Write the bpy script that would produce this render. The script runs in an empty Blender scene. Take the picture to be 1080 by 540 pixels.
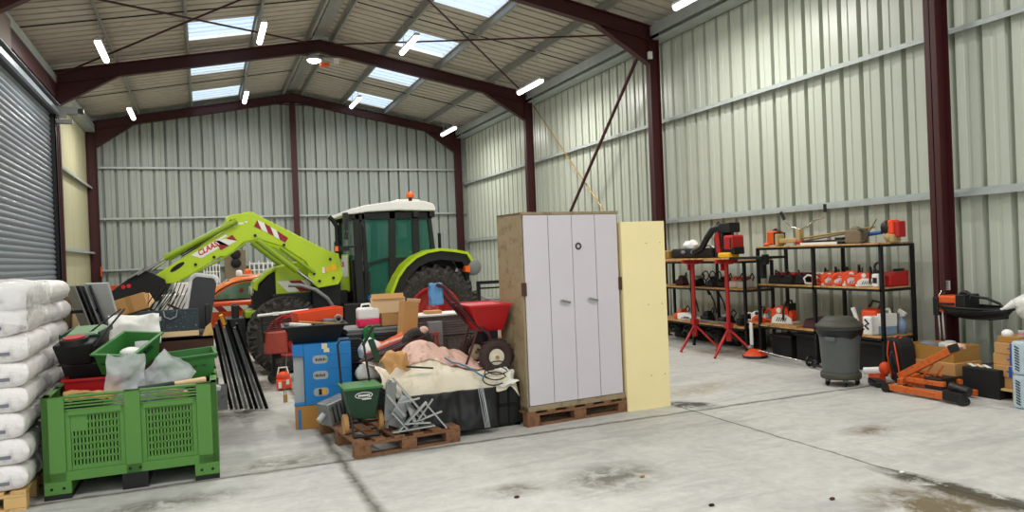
import bpy, bmesh, math, random
from mathutils import Vector, Matrix, Euler, noise
random.seed(7)
scene = bpy.context.scene
COL = scene.collection
PI = math.pi
R = math.radians

# ------------------------------------------------------------------ materials
def s2l(c):
    c = c / 255.0
    return c / 12.92 if c <= 0.04045 else ((c + 0.055) / 1.055) ** 2.4
def rgb(r, g, b): return (s2l(r), s2l(g), s2l(b), 1.0)
MATS = {}
def mat(name, col, rough=0.6, metal=0.0, var=0.12, scale=6.0, bump=0.0, bscale=30.0, dirt=None, dirt_amt=0.0,
        alpha=1.0, trans=0.0, spec=0.5, emit=None, estr=0.0):
    if name in MATS: return MATS[name]
    m = bpy.data.materials.new(name); m.use_nodes = True
    nt = m.node_tree; N = nt.nodes; L = nt.links
    b = N['Principled BSDF']
    b.inputs['Roughness'].default_value = rough
    b.inputs['Metallic'].default_value = metal
    b.inputs['Specular IOR Level'].default_value = spec
    tc = N.new('ShaderNodeTexCoord')
    nz = N.new('ShaderNodeTexNoise'); nz.inputs['Scale'].default_value = scale
    nz.inputs['Detail'].default_value = 6.0
    L.new(tc.outputs['Object'], nz.inputs['Vector'])
    mx = N.new('ShaderNodeMix'); mx.data_type = 'RGBA'
    c = rgb(*col)
    mx.inputs[6].default_value = tuple(min(1, v * (1 - var)) for v in c[:3]) + (1,)
    mx.inputs[7].default_value = tuple(min(1, v * (1 + var)) for v in c[:3]) + (1,)
    L.new(nz.outputs['Fac'], mx.inputs[0])
    out = mx.outputs[2]
    if dirt:
        n2 = N.new('ShaderNodeTexNoise'); n2.inputs['Scale'].default_value = scale * 2.3
        n2.inputs['Detail'].default_value = 8.0; n2.inputs['Roughness'].default_value = 0.65
        L.new(tc.outputs['Object'], n2.inputs['Vector'])
        rp = N.new('ShaderNodeValToRGB')
        rp.color_ramp.elements[0].position = 0.62 - dirt_amt * 0.3
        rp.color_ramp.elements[1].position = 0.80 - dirt_amt * 0.2
        L.new(n2.outputs['Fac'], rp.inputs['Fac'])
        m2 = N.new('ShaderNodeMix'); m2.data_type = 'RGBA'
        L.new(rp.outputs['Color'], m2.inputs[0]); L.new(out, m2.inputs[6])
        m2.inputs[7].default_value = rgb(*dirt)
        out = m2.outputs[2]
    L.new(out, b.inputs['Base Color'])
    if bump:
        n3 = N.new('ShaderNodeTexNoise'); n3.inputs['Scale'].default_value = bscale
        n3.inputs['Detail'].default_value = 5.0
        L.new(tc.outputs['Object'], n3.inputs['Vector'])
        bp = N.new('ShaderNodeBump'); bp.inputs['Strength'].default_value = bump
        bp.inputs['Distance'].default_value = 0.02
        L.new(n3.outputs['Fac'], bp.inputs['Height']); L.new(bp.outputs['Normal'], b.inputs['Normal'])
    if alpha < 1.0: b.inputs['Alpha'].default_value = alpha
    if trans: b.inputs['Transmission Weight'].default_value = trans
    if emit:
        b.inputs['Emission Color'].default_value = rgb(*emit); b.inputs['Emission Strength'].default_value = estr
    MATS[name] = m
    return m

M = {}
def dm(k, *a, **kw): M[k] = mat(k, *a, **kw)
dm('oxide_steel', (60, 12, 15), rough=0.55, var=0.2, scale=2)
dm('galvanised', (170, 178, 176), rough=0.45, metal=0.2, var=0.2, scale=5)
dm('purlin_steel', (146, 148, 142), rough=0.5, metal=0.1, var=0.2, scale=5)
dm('wall_sheet', (184, 190, 176), rough=0.35, var=0.05, scale=1.2, spec=0.6)
dm('back_sheet', (156, 164, 158), rough=0.4, var=0.08, scale=1.2)
dm('cream_sheet', (184, 180, 146), rough=0.5, var=0.08, scale=1.5)
dm('roof_sheet', (184, 178, 164), rough=0.7, var=0.16, scale=1.1, dirt=(150, 132, 92), dirt_amt=0.1)
dm('shutter_sheet', (128, 138, 146), rough=0.4, metal=0.35, var=0.1, scale=3)
dm('door_box', (120, 104, 92), rough=0.7)
dm('skylight', (228, 238, 240), rough=0.5, alpha=0.5)
dm('rust_brown', (70, 44, 32), rough=0.8, var=0.3, scale=9)
dm('pallet_wood', (128, 90, 62), rough=0.85, var=0.3, scale=8, bump=0.3, bscale=60, dirt=(70, 46, 30), dirt_amt=0.35)
dm('pale_wood', (205, 168, 110), rough=0.8, var=0.15, scale=6, dirt=(140, 100, 60), dirt_amt=0.3)
dm('shelf_wood', (196, 150, 92), rough=0.75, var=0.2, scale=5, dirt=(95, 62, 38), dirt_amt=0.45)
dm('cardboard', (188, 142, 88), rough=0.85, var=0.1, scale=5)
dm('cardboard_light', (222, 190, 148), rough=0.85, var=0.08, scale=5)
dm('tape_tan', (168, 124, 60), rough=0.4)
dm('black_plastic', (13, 14, 15), rough=0.45, var=0.2)
dm('black_matte', (9, 9, 10), rough=0.8, var=0.2)
dm('black_metal', (14, 18, 20), rough=0.5, metal=0.2)
dm('rubber', (40, 38, 35), rough=0.8, var=0.25, scale=10, dirt=(104, 98, 84), dirt_amt=0.3)
dm('brown_rubber', (58, 40, 36), rough=0.8, var=0.2, scale=8)
dm('bin_green', (80, 130, 54), rough=0.5, var=0.07, scale=3)
dm('crate_green', (48, 112, 46), rough=0.5, var=0.12, scale=6)
dm('dark_green', (14, 56, 34), rough=0.4, var=0.15)
dm('pale_green_lid', (130, 164, 126), rough=0.35, alpha=0.85)
dm('red_plastic', (186, 16, 24), rough=0.45, var=0.12)
dm('red_paint', (170, 26, 26), rough=0.5, var=0.2, scale=12)
dm('orange_paint', (214, 88, 26), rough=0.45, var=0.12)
dm('orange_red', (232, 76, 24), rough=0.5, var=0.1)
dm('car_orange', (236, 118, 24), rough=0.3, var=0.04)
dm('car_red_orange', (214, 78, 26), rough=0.3, var=0.06)
dm('lime', (176, 204, 26), rough=0.35, var=0.06, scale=3)
dm('lime_dark', (132, 160, 24), rough=0.4, var=0.08)
dm('white_paint', (228, 228, 222), rough=0.4, var=0.05)
dm('white_plastic', (232, 232, 228), rough=0.45, var=0.06)
dm('decal_red', (140, 16, 30), rough=0.4, var=0.05)
dm('decal_text_red', (190, 20, 34), rough=0.4, var=0.05)
dm('chrome', (210, 210, 210), rough=0.2, metal=1.0, var=0.05)
dm('steel_grey', (138, 140, 140), rough=0.45, metal=0.4, var=0.2, dirt=(80, 74, 66), dirt_amt=0.3)
dm('dark_grey', (46, 48, 50), rough=0.6, var=0.15)
dm('mid_grey', (128, 130, 130), rough=0.6, var=0.12)
dm('pale_grey', (176, 180, 180), rough=0.55, var=0.08)
dm('cab_glass', (40, 110, 96), rough=0.05, alpha=0.5, var=0.05)
dm('car_glass', (96, 130, 104), rough=0.08, var=0.1)
dm('cabinet_side', (150, 134, 104), rough=0.55, var=0.15, scale=5, dirt=(110, 92, 66), dirt_amt=0.4)
dm('cabinet_door', (206, 200, 206), rough=0.5, var=0.05, scale=2)
dm('foam_cream', (242, 226, 172), rough=0.8, var=0.04, scale=4)
dm('blue_card', (22, 124, 196), rough=0.5, var=0.1, scale=4)
dm('badge_grey', (168, 172, 176), rough=0.5)
dm('tape_cream', (222, 212, 170), rough=0.5)
dm('tarp', (222, 212, 190), rough=0.75, var=0.12, scale=5, dirt=(196, 176, 146), dirt_amt=0.15, bump=0.4, bscale=14)
dm('tarp_pink', (214, 178, 162), rough=0.8, var=0.14, scale=6, dirt=(150, 110, 92), dirt_amt=0.35, bump=0.5, bscale=14)
dm('blue_strap', (58, 112, 150), rough=0.6)
dm('blue_cloth', (96, 146, 190), rough=0.95, var=0.2, scale=20, bump=0.6, bscale=60)
dm('white_sack', (226, 222, 220), rough=0.4, var=0.06, scale=8, bump=0.8, bscale=9, dirt=(196, 190, 188), dirt_amt=0.35)
dm('print_grey', (110, 112, 122), rough=0.6)
dm('print_pink', (206, 120, 130), rough=0.6)
dm('film', (240, 240, 240), rough=0.2, alpha=0.42, var=0.04, bump=0.8, bscale=16)
dm('clear_bag', (226, 230, 230), rough=0.12, alpha=0.36, var=0.04, bump=0.8, bscale=20)
dm('paper_white', (226, 226, 220), rough=0.8, var=0.06)
dm('speckled', (40, 52, 58), rough=0.7, var=0.4, scale=20, dirt=(170, 176, 176), dirt_amt=0.12)
dm('yellow', (236, 178, 26), rough=0.5)
dm('amber', (240, 100, 20), rough=0.2, spec=0.7)
dm('can_white', (238, 236, 232), rough=0.35, var=0.04)
dm('can_pink', (230, 26, 92), rough=0.35, var=0.06)
dm('blue_plastic', (30, 96, 170), rough=0.4)
dm('barrel_grey', (84, 90, 88), rough=0.55, var=0.12, scale=5)
dm('barrel_lid', (62, 60, 50), rough=0.6, var=0.15)
dm('board_brown', (118, 104, 82), rough=0.8, var=0.15)
dm('green_glove', (16, 120, 50), rough=0.7)
dm('maroon', (66, 16, 24), rough=0.6, var=0.2)
dm('fin_red', (176, 74, 62), rough=0.55, var=0.3, scale=20)
dm('brass', (170, 138, 74), rough=0.4, metal=0.5)
dm('water_blue', (188, 208, 220), rough=0.12, alpha=0.8)
dm('label_blue', (36, 84, 158), rough=0.4)
dm('aluminium', (178, 180, 178), rough=0.35, metal=0.7, var=0.15)
dm('fluid_blue', (132, 156, 186), rough=0.3)
dm('reflector', (210, 206, 196), rough=0.4)
dm('crate_maroon_grey', (122, 112, 112), rough=0.6, var=0.12)

dm('jack_orange', (196, 92, 26), rough=0.55, var=0.2, scale=10, dirt=(70, 44, 26), dirt_amt=0.3)
dm('khaki', (176, 154, 104), rough=0.6, var=0.15, scale=10)
dm('tan_dirty', (178, 128, 62), rough=0.8, var=0.15, scale=6)
def emission(name, col, st):
    m = bpy.data.materials.new(name); m.use_nodes = True
    nt = m.node_tree; nt.nodes.clear()
    e = nt.nodes.new('ShaderNodeEmission'); o = nt.nodes.new('ShaderNodeOutputMaterial')
    e.inputs[0].default_value = rgb(*col); e.inputs[1].default_value = st
    nt.links.new(e.outputs[0], o.inputs[0]); return m
M['tube'] = emission('lamp_tube', (250, 248, 240), 7.0)

def skylight_mat():
    m = bpy.data.materials.new('translucent_sheet'); m.use_nodes = True
    nt = m.node_tree; N = nt.nodes; L = nt.links; N.clear()
    o = N.new('ShaderNodeOutputMaterial'); t = N.new('ShaderNodeBsdfTranslucent'); t.inputs[0].default_value = (0.93, 0.97, 1, 1)
    tr = N.new('ShaderNodeBsdfTransparent'); tr.inputs[0].default_value = (0.9, 0.95, 1, 1)
    mx = N.new('ShaderNodeMixShader'); mx.inputs[0].default_value = 0.6
    L.new(t.outputs[0], mx.inputs[1]); L.new(tr.outputs[0], mx.inputs[2]); L.new(mx.outputs[0], o.inputs[0])
    return m
M['skylight'] = skylight_mat()

def floor_mat():
    m = bpy.data.materials.new('concrete_floor'); m.use_nodes = True
    nt = m.node_tree; N = nt.nodes; L = nt.links; b = N['Principled BSDF']
    b.inputs['Roughness'].default_value = 0.6; b.inputs['Specular IOR Level'].default_value = 0.35
    tc = N.new('ShaderNodeTexCoord'); P = tc.outputs['Object']
    def nse(scale, det=6, rough=0.55, dist=0.0, stretch=None):
        n = N.new('ShaderNodeTexNoise'); n.inputs['Scale'].default_value = scale
        n.inputs['Detail'].default_value = det; n.inputs['Roughness'].default_value = rough
        n.inputs['Distortion'].default_value = dist
        if stretch:
            mp = N.new('ShaderNodeMapping'); mp.inputs['Scale'].default_value = stretch
            L.new(P, mp.inputs['Vector']); L.new(mp.outputs[0], n.inputs['Vector'])
        else: L.new(P, n.inputs['Vector'])
        return n.outputs['Fac']
    def math_(op, a, bb=None, c=None, clamp=False):
        n = N.new('ShaderNodeMath'); n.operation = op; n.use_clamp = clamp
        for i, v in enumerate((a, bb, c)):
            if v is None: continue
            if isinstance(v, (int, float)): n.inputs[i].default_value = v
            else: L.new(v, n.inputs[i])
        return n.outputs[0]
    def ramp(f, a, c, ca=(0, 0, 0, 1), cb=(1, 1, 1, 1)):
        r = N.new('ShaderNodeValToRGB'); r.color_ramp.elements[0].position = a; r.color_ramp.elements[1].position = c
        r.color_ramp.elements[0].color = ca; r.color_ramp.elements[1].color = cb
        L.new(f, r.inputs[0]); return r.outputs[0]
    def mix(f, a, c):
        n = N.new('ShaderNodeMix'); n.data_type = 'RGBA'
        if isinstance(f, (int, float)): n.inputs[0].default_value = f
        else: L.new(f, n.inputs[0])
        for i, v in ((6, a), (7, c)):
            if isinstance(v, tuple): n.inputs[i].default_value = v
            else: L.new(v, n.inputs[i])
        return n.outputs[2]
    base = ramp(nse(0.7, 8, 0.6, 0.3), 0.3, 0.7, rgb(172, 171, 166), rgb(205, 203, 196))
    fine = ramp(nse(9, 8, 0.7, 0.2), 0.35, 0.7, rgb(160, 160, 158), rgb(210, 208, 203))
    c = mix(0.4, base, fine)
    streak = ramp(nse(1.6, 8, 0.7, 0.8, (0.5, 2.2, 1)), 0.5, 0.72)
    c = mix(math_('MULTIPLY', streak, 0.6), c, rgb(136, 138, 140))
    sep = N.new('ShaderNodeSeparateXYZ'); L.new(P, sep.inputs[0])
    X, Y = sep.outputs[0], sep.outputs[1]
    wob = math_('MULTIPLY', math_('SUBTRACT', nse(3, 5), 0.5), 0.10)
    def line(coord, at, w):
        d = math_('ABSOLUTE', math_('SUBTRACT', math_('ADD', coord, wob), at))
        return math_('SUBTRACT', 1.0, math_('DIVIDE', d, w), None, True)
    rough_n = nse(14, 6, 0.7)
    for co, at, w in ((X, 1.02, 0.07), (Y, 6.38, 0.05), (X, 4.6, 0.022), (Y, 12.3, 0.03), (Y, 0.8, 0.04)):
        j = math_('MULTIPLY', line(co, at, w), math_('ADD', rough_n, 0.15), None, True)
        c = mix(math_('MULTIPLY', j, 1.3, None, True), c, rgb(72, 66, 52))
    # stains with a shape of their own, and one painted floor shadow
    def blob(x, y, rx, ry, rot=0.0):
        cx = math_('SUBTRACT', X, x); cy = math_('SUBTRACT', Y, y)
        cr, sr = math.cos(rot), math.sin(rot)
        u = math_('ADD', math_('MULTIPLY', cx, cr / rx), math_('MULTIPLY', cy, sr / rx))
        v = math_('ADD', math_('MULTIPLY', cx, -sr / ry), math_('MULTIPLY', cy, cr / ry))
        d = math_('SQRT', math_('ADD', math_('MULTIPLY', u, u), math_('MULTIPLY', v, v)))
        return math_('SUBTRACT', 1.0, d, None, True)
    sn = nse(5, 9, 0.75, 0.6)
    for (x, y, rx, ry, rot, col, k) in (
            (4.60, 3.35, 0.17, 0.85, 0.08, rgb(46, 38, 18), 3.4), (4.18, 3.30, 0.5, 0.6, 0.0, rgb(96, 80, 42), 1.9),
            (2.75, 4.85, 0.55, 0.42, 0.3, rgb(92, 88, 76), 1.6), (5.4, 4.9, 0.35, 0.2, 0, rgb(100, 84, 60), 1.5),
            (2.0, 4.95, 0.35, 0.2, 0, rgb(104, 98, 84), 1.4), (4.75, 6.65, 0.35, 0.22, -0.8, rgb(36, 34, 30), 3.0),  # last one paints the dark shadow on the floor by the cream panel
            (0.6, 6.6, 0.6, 0.3, 0.2, rgb(110, 108, 92), 1.5), (0.3, 9.5, 0.5, 1.2, 0, rgb(84, 80, 70), 2.2),
            (0.6, 10.8, 0.6, 0.7, 0, rgb(100, 90, 78), 2.0), (7.6, 9.6, 0.7, 0.6, 0, rgb(116, 98, 70), 1.4),
            (5.4, 7.3, 0.8, 0.3, 0.4, rgb(150, 140, 116), 1.3), (-0.4, 5.9, 0.9, 0.25, 0.1, rgb(100, 98, 90), 1.6)):
        s = math_('MULTIPLY', blob(x, y, rx, ry, rot), k)
        s = math_('MULTIPLY', s, ramp(sn, 0.36, 0.6), None, True)
        c = mix(math_('MULTIPLY', s, 0.9, None, True), c, col)
    L.new(c, b.inputs['Base Color'])
    bp = N.new('ShaderNodeBump'); bp.inputs['Strength'].default_value = 0.25; bp.inputs['Distance'].default_value = 0.01
    L.new(rough_n, bp.inputs['Height']); L.new(bp.outputs[0], b.inputs['Normal'])
    return m
M['floor'] = floor_mat()

# ------------------------------------------------------------------ mesh builder
ORG = {}
class MB:
    def __init__(s): s.v = []; s.f = []; s.sm = []; s.T = Matrix.Identity(4)
    def add(s, vs, fs, smooth=False):
        o = len(s.v); s.v += [s.T @ Vector(p) for p in vs]
        s.f += [[i + o for i in f] for f in fs]; s.sm += [smooth] * len(fs); return s
    def box(s, x0, x1, y0, y1, z0, z1):
        v = [(x, y, z) for z in (z0, z1) for y in (y0, y1) for x in (x0, x1)]
        return s.add(v, [(0, 2, 3, 1), (4, 5, 7, 6), (0, 1, 5, 4), (2, 6, 7, 3), (0, 4, 6, 2), (1, 3, 7, 5)])
    def obox(s, c, size, rot=(0, 0, 0)):
        m = Matrix.Translation(c) @ Euler(rot).to_matrix().to_4x4(); o = s.T; s.T = o @ m
        x, y, z = [d / 2 for d in size]; s.box(-x, x, -y, y, -z, z); s.T = o; return s
    def hexa(s, a, b):   # a: 4 bottom points, b: 4 top points
        return s.add(list(a) + list(b), [(3, 2, 1, 0), (4, 5, 6, 7), (0, 1, 5, 4), (1, 2, 6, 5), (2, 3, 7, 6), (3, 0, 4, 7)])
    def prism(s, pts, axis, d0, d1):
        def P(p, d):
            if axis == 'y': return (p[0], d, p[1])
            if axis == 'x': return (d, p[0], p[1])
            return (p[0], p[1], d)
        n = len(pts)
        s.add([P(p, d0) for p in pts] + [P(p, d1) for p in pts],
              [list(range(n)), list(range(2 * n - 1, n - 1, -1))] + [(i, (i + 1) % n, n + (i + 1) % n, n + i) for i in range(n)])
        return s
    def cyl(s, p, q, r, r2=None, seg=12, cap=True):
        p, q = Vector(p), Vector(q); r2 = r if r2 is None else r2
        d = (q - p)
        if d.length < 1e-6: return s
        d.normalize(); a = d.orthogonal().normalized(); b = d.cross(a)
        ring = lambda c, rr: [c + rr * (math.cos(t) * a + math.sin(t) * b) for t in [2 * PI * i / seg for i in range(seg)]]
        A, B = ring(p, r), ring(q, r2)
        s.add(A + B, [(i, (i + 1) % seg, seg + (i + 1) % seg, seg + i) for i in range(seg)], True)
        if cap:
            s.add(A, [list(range(seg - 1, -1, -1))]); s.add(B, [list(range(seg))])
        return s
    def tube(s, pts, r, seg=8):
        pts = [Vector(p) for p in pts]; n = len(pts); vs = []; prev = None
        for i, p in enumerate(pts):
            d = (pts[min(i + 1, n - 1)] - pts[max(i - 1, 0)]).normalized()
            a = d.orthogonal().normalized() if prev is None else (prev - prev.dot(d) * d).normalized()
            prev = a; b = d.cross(a); rr = r[i] if isinstance(r, (list, tuple)) else r
            vs += [p + rr * (math.cos(2 * PI * k / seg) * a + math.sin(2 * PI * k / seg) * b) for k in range(seg)]
        fs = [(i * seg + k, i * seg + (k + 1) % seg, (i + 1) * seg + (k + 1) % seg, (i + 1) * seg + k) for i in range(n - 1) for k in range(seg)]
        s.add(vs, fs, True); s.add(vs[:seg], [list(range(seg - 1, -1, -1))]); s.add(vs[-seg:], [list(range(seg))]); return s
    def lathe(s, prof, c=(0, 0, 0), axis='z', seg=32, smooth=True):
        c = Vector(c); vs = []
        for (r, h) in prof:
            for k in range(seg):
                t = 2 * PI * k / seg; x, y = r * math.cos(t), r * math.sin(t)
                vs.append(c + (Vector((x, y, h)) if axis == 'z' else Vector((x, h, y)) if axis == 'y' else Vector((h, x, y))))
        n = len(prof)
        fs = [(i * seg + k, i * seg + (k + 1) % seg, (i + 1) * seg + (k + 1) % seg, (i + 1) * seg + k) for i in range(n - 1) for k in range(seg)]
        return s.add(vs, fs, smooth)
    def ball(s, c, r, seg=12, rings=8):
        if isinstance(r, (int, float)): r = (r, r, r)
        c = Vector(c); vs = [c + Vector((0, 0, -r[2]))]
        for i in range(1, rings):
            a = -PI / 2 + PI * i / rings
            for k in range(seg):
                t = 2 * PI * k / seg
                vs.append(c + Vector((r[0] * math.cos(a) * math.cos(t), r[1] * math.cos(a) * math.sin(t), r[2] * math.sin(a))))
        vs.append(c + Vector((0, 0, r[2]))); e = len(vs) - 1
        fs = [(0, 1 + (k + 1) % seg, 1 + k) for k in range(seg)]
        for i in range(rings - 2):
            for k in range(seg):
                fs.append((1 + i * seg + k, 1 + i * seg + (k + 1) % seg, 1 + (i + 1) * seg + (k + 1) % seg, 1 + (i + 1) * seg + k))
        o = 1 + (rings - 2) * seg
        fs += [(o + k, o + (k + 1) % seg, e) for k in range(seg)]
        return s.add(vs, fs, True)
    def torus(s, c, R_, r, axis='y', seg=28, s2=10):
        prof = [(R_ + r * math.cos(2 * PI * i / s2), r * math.sin(2 * PI * i / s2)) for i in range(s2 + 1)]
        return s.lathe(prof, c, axis, seg)
    def grid(s, fn, nu, nv, thick=0.0):
        pts = [Vector(fn(i / nu, j / nv)) for j in range(nv + 1) for i in range(nu + 1)]
        w = nu + 1
        s.add(pts, [(j * w + i, j * w + i + 1, (j + 1) * w + i + 1, (j + 1) * w + i) for j in range(nv) for i in range(nu)], True)
        return s
    def obj(s, name, m, parent=None, world=True, bevel=0.0, solid=0.0, sub=0, label=None, seg=2):
        me = bpy.data.meshes.new(name)
        off = ORG.get(parent.name, Vector((0, 0, 0))) if parent is not None else Vector((0, 0, 0))
        if not world: off = Vector((0, 0, 0))
        me.from_pydata([tuple(v - off) for v in s.v], [], s.f)
        me.polygons.foreach_set('use_smooth', s.sm)
        me.materials.append(M[m] if isinstance(m, str) else m)
        bm = bmesh.new(); bm.from_mesh(me)
        bmesh.ops.recalc_face_normals(bm, faces=bm.faces) if not solid else None
        bm.to_mesh(me); bm.free()
        o = bpy.data.objects.new(name, me); COL.objects.link(o)
        if parent is not None:
            o.parent = parent; ORG[o.name] = off
        if sub:
            md = o.modifiers.new('Subsurf', 'SUBSURF'); md.levels = sub; md.render_levels = sub
        if solid:
            md = o.modifiers.new('Solidify', 'SOLIDIFY'); md.thickness = solid; md.offset = 0
        if bevel:
            md = o.modifiers.new('Bevel', 'BEVEL'); md.width = bevel; md.segments = seg; md.limit_method = 'ANGLE'; md.angle_limit = R(40)
        if label: o['label'] = label
        return o

def T(name, label, cat, loc=(0, 0, 0), rz=0.0, group=None):
    o = bpy.data.objects.new(name, None); COL.objects.link(o); o.empty_display_size = 0.1
    o.location = loc; o.rotation_euler = (0, 0, rz); o['label'] = label; o['category'] = cat
    if group: o['group'] = group
    ORG[o.name] = Vector(loc) if rz == 0 else Vector((0, 0, 0))
    return o
def tag(o, label, cat, group=None, kind=None):
    o['label'] = label; o['category'] = cat
    if group: o['group'] = group
    if kind: o['kind'] = kind
    return o
def S(mb, name, m, label, cat, group=None, loc=None, **kw):
    """one-mesh thing, its origin moved to its base"""
    xs = [v.x for v in mb.v]; ys = [v.y for v in mb.v]; zs = [v.z for v in mb.v]
    c = Vector(((min(xs) + max(xs)) / 2, (min(ys) + max(ys)) / 2, min(zs)))
    for v in mb.v: v -= c
    o = mb.obj(name, m, **kw); o.location = c; return tag(o, label, cat, group)
def ST(mb, name, m, parent=None, **kw):
    o = mb.obj(name, m, parent, **kw)
    if parent is None: o['kind'] = 'structure'
    return o
def dup(o, loc=None, rz=None, rot=None, label=None, group=None, parent=None, scale=None):
    c = o.copy(); COL.objects.link(c)
    if parent is not None: c.parent = parent
    if loc is not None: c.location = loc
    if rot is not None: c.rotation_euler = rot
    elif rz is not None: c.rotation_euler = (0, 0, rz)
    if scale: c.scale = (scale,) * 3
    if label: c['label'] = label
    if group: c['group'] = group
    for ch in o.children: dup(ch, parent=c)
    return c
def text(s, size, loc, rot, m, name, parent, extrude=0.001, shear=0.0, world=True, sx=1.0, align='CENTER'):
    cu = bpy.data.curves.new('t', 'FONT'); cu.body = s; cu.size = size; cu.extrude = extrude; cu.shear = shear
    cu.align_x = align; cu.align_y = 'CENTER'; cu.offset = size * 0.03
    to = bpy.data.objects.new('t', cu); COL.objects.link(to)
    bpy.context.view_layer.update()
    me = bpy.data.meshes.new_from_object(to.evaluated_get(bpy.context.evaluated_depsgraph_get()))
    bpy.data.objects.remove(to)
    off = ORG.get(parent.name, Vector((0, 0, 0))) if world else Vector((0, 0, 0))
    mt = Matrix.Translation(Vector(loc) - off) @ Euler(rot).to_matrix().to_4x4() @ Matrix.Diagonal((sx, 1, 1, 1))
    me.transform(mt); me.materials.clear(); me.materials.append(M[m])
    o = bpy.data.objects.new(name, me); COL.objects.link(o); o.parent = parent; ORG[o.name] = off
    return o
def nz(x, y, z=0.0, s=1.0): return noise.noise(Vector((x * s, y * s, z * s)))

# ------------------------------------------------------------------ camera
cam = bpy.data.cameras.new('camera'); co = bpy.data.objects.new('camera', cam); COL.objects.link(co)
F, YAW, PIT, ROL = 784.8, .3939, -.0038, -.040
f = Vector((math.sin(YAW) * math.cos(PIT), math.cos(YAW) * math.cos(PIT), math.sin(PIT)))
r = Vector((math.cos(YAW), -math.sin(YAW), 0)); u = r.cross(f)
r2 = math.cos(ROL) * r + math.sin(ROL) * u; u2 = -math.sin(ROL) * r + math.cos(ROL) * u
mt = Matrix(((r2.x, u2.x, -f.x, 0), (r2.y, u2.y, -f.y, 0), (r2.z, u2.z, -f.z, 1.7), (0, 0, 0, 1)))
co.matrix_world = mt
cam.sensor_width = 36.0; cam.lens = F / 1080 * 36.0; cam.clip_end = 200
scene.camera = co

# ------------------------------------------------------------------ building shell
XL, XR, YB = -2.95, 8.52, 24.45
XM, Z0, SL = 2.785, 7.15, 0.19
Y_NEAR = -1.0
def roofz(x, off=0.0): return Z0 - SL * abs(x - XM) + off
FR = [0.23, 6.23, 12.21, 18.19, 24.19]

ST(MB().box(-9, 14, -6, 25.0, -0.2, 0.0), 'floor', 'floor')

def sheet_profile(a0, a1, pitch, gw, dep, phase=0.0):
    """inner face line at 0, narrow recess of depth dep at each pitch"""
    pts = [(a0, 0.0)]; a = a0 + phase
    while a + gw < a1:
        if a > a0:
            pts += [(a, 0.0), (a + gw * 0.12, dep), (a + gw * 0.88, dep), (a + gw, 0.0)]
            m_ = a + gw + (pitch - gw) / 2
            if m_ + 0.02 < a1: pts += [(m_ - 0.035, 0.0), (m_ - 0.025, dep * 0.13), (m_ + 0.025, dep * 0.13), (m_ + 0.035, 0.0)]
        a += pitch
    pts.append((a1, 0.0)); return pts
# right wall
pr = sheet_profile(Y_NEAR, YB, 0.34, 0.08, 0.10, 0.1)
mb = MB(); n = len(pr)
mb.add([(XR + d, y, z) for z in (0, 5.86) for y, d in pr] , [(i, i + 1, n + i + 1, n + i) for i in range(n - 1)])
ST(mb, 'wall_right', 'wall_sheet', solid=0.004)
# back wall
pr = sheet_profile(XL, XR, 0.336, 0.075, 0.11, 0.0); n = len(pr); mb = MB()
mb.add([(x, YB + d, 0) for x, d in pr] + [(x, YB + d, roofz(x, 0.03)) for x, d in pr], [(i, i + 1, n + i + 1, n + i) for i in range(n - 1)])
ST(mb, 'wall_back', 'back_sheet', solid=0.004)
# left wall: bay beyond the shutter, bays before it
def left_wall(y0, y1, z0, z1, mb):
    pr = sheet_profile(y0, y1, 1.0, 0.02, 0.01, 0.3); n = len(pr)
    mb.add([(XL - d, y, z) for z in (z0, z1) for y, d in pr], [(i, i + 1, n + i + 1, n + i) for i in range(n - 1)])
mb = MB(); left_wall(18.0, YB, 0, 5.9, mb); left_wall(12.2, 18.0, 5.0, 5.9, mb); left_wall(6.2, 12.4, 0, 5.9, mb)
ST(mb, 'wall_left', 'cream_sheet', solid=0.004)

# wall behind the camera with its open doorway, and the near left wall with an open bay
mb = MB().box(XL, -.6, Y_NEAR - .05, Y_NEAR, 0, 6.2).box(5.2, XR, Y_NEAR - .05, Y_NEAR, 0, 6.2).prism([(-.6, 4.6), (5.2, 4.6), (5.2, roofz(5.2) - .02), (XM, roofz(XM) - .02), (-.6, roofz(-.6) - .02)], 'y', Y_NEAR - .05, Y_NEAR)
ST(mb, 'wall_front', 'wall_sheet')
mb = MB(); left_wall(Y_NEAR, .3, 0, 5.9, mb); left_wall(.3, 6.3, 4.6, 5.9, mb)
ST(mb, 'wall_left_near', 'cream_sheet', solid=0.004)
# roof with skylight openings
SKY_Y = [(-0.1 + 3.22 * k - 0.05, -0.1 + 3.22 * k + 1.25) for k in range(8)]   # near to far
SKY_Y = [(a + 0.35, b + 0.35) for a, b in SKY_Y]
SX = [(-0.12, 1.22), (4.35, 5.69)]
def roof_piece(x0, x1, y0, y1, mb, dep=0.1):
    pr = []; k = math.ceil((y0 + 1.0) / 0.3); y = -1.0 + 0.3 * k; pr = [(y0, 0)]
    while y + 0.07 < y1:
        if y > y0 + 0.001: pr += [(y, 0), (y + 0.006, dep), (y + 0.066, dep), (y + 0.072, 0)]
        y += 0.3
    pr.append((y1, 0)); n = len(pr)
    mb.add([(x0, y, roofz(x0) + d) for y, d in pr] + [(x1, y, roofz(x1) + d) for y, d in pr], [(i, i + 1, n + i + 1, n + i) for i in range(n - 1)])
mb = MB()
for (x0, x1) in [(XL - .15, SX[0][0]), (SX[0][1], XM), (XM, SX[1][0]), (SX[1][1], XR + .15)]: roof_piece(x0, x1, Y_NEAR, YB + .1, mb)
for (x0, x1) in SX:
    ys = Y_NEAR
    for a, b in SKY_Y:
        roof_piece(x0, x1, ys, a, mb); ys = b
    roof_piece(x0, x1, ys, YB + .1, mb)
ST(mb, 'ceiling', 'roof_sheet', solid=0.004)
k = 1
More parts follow.
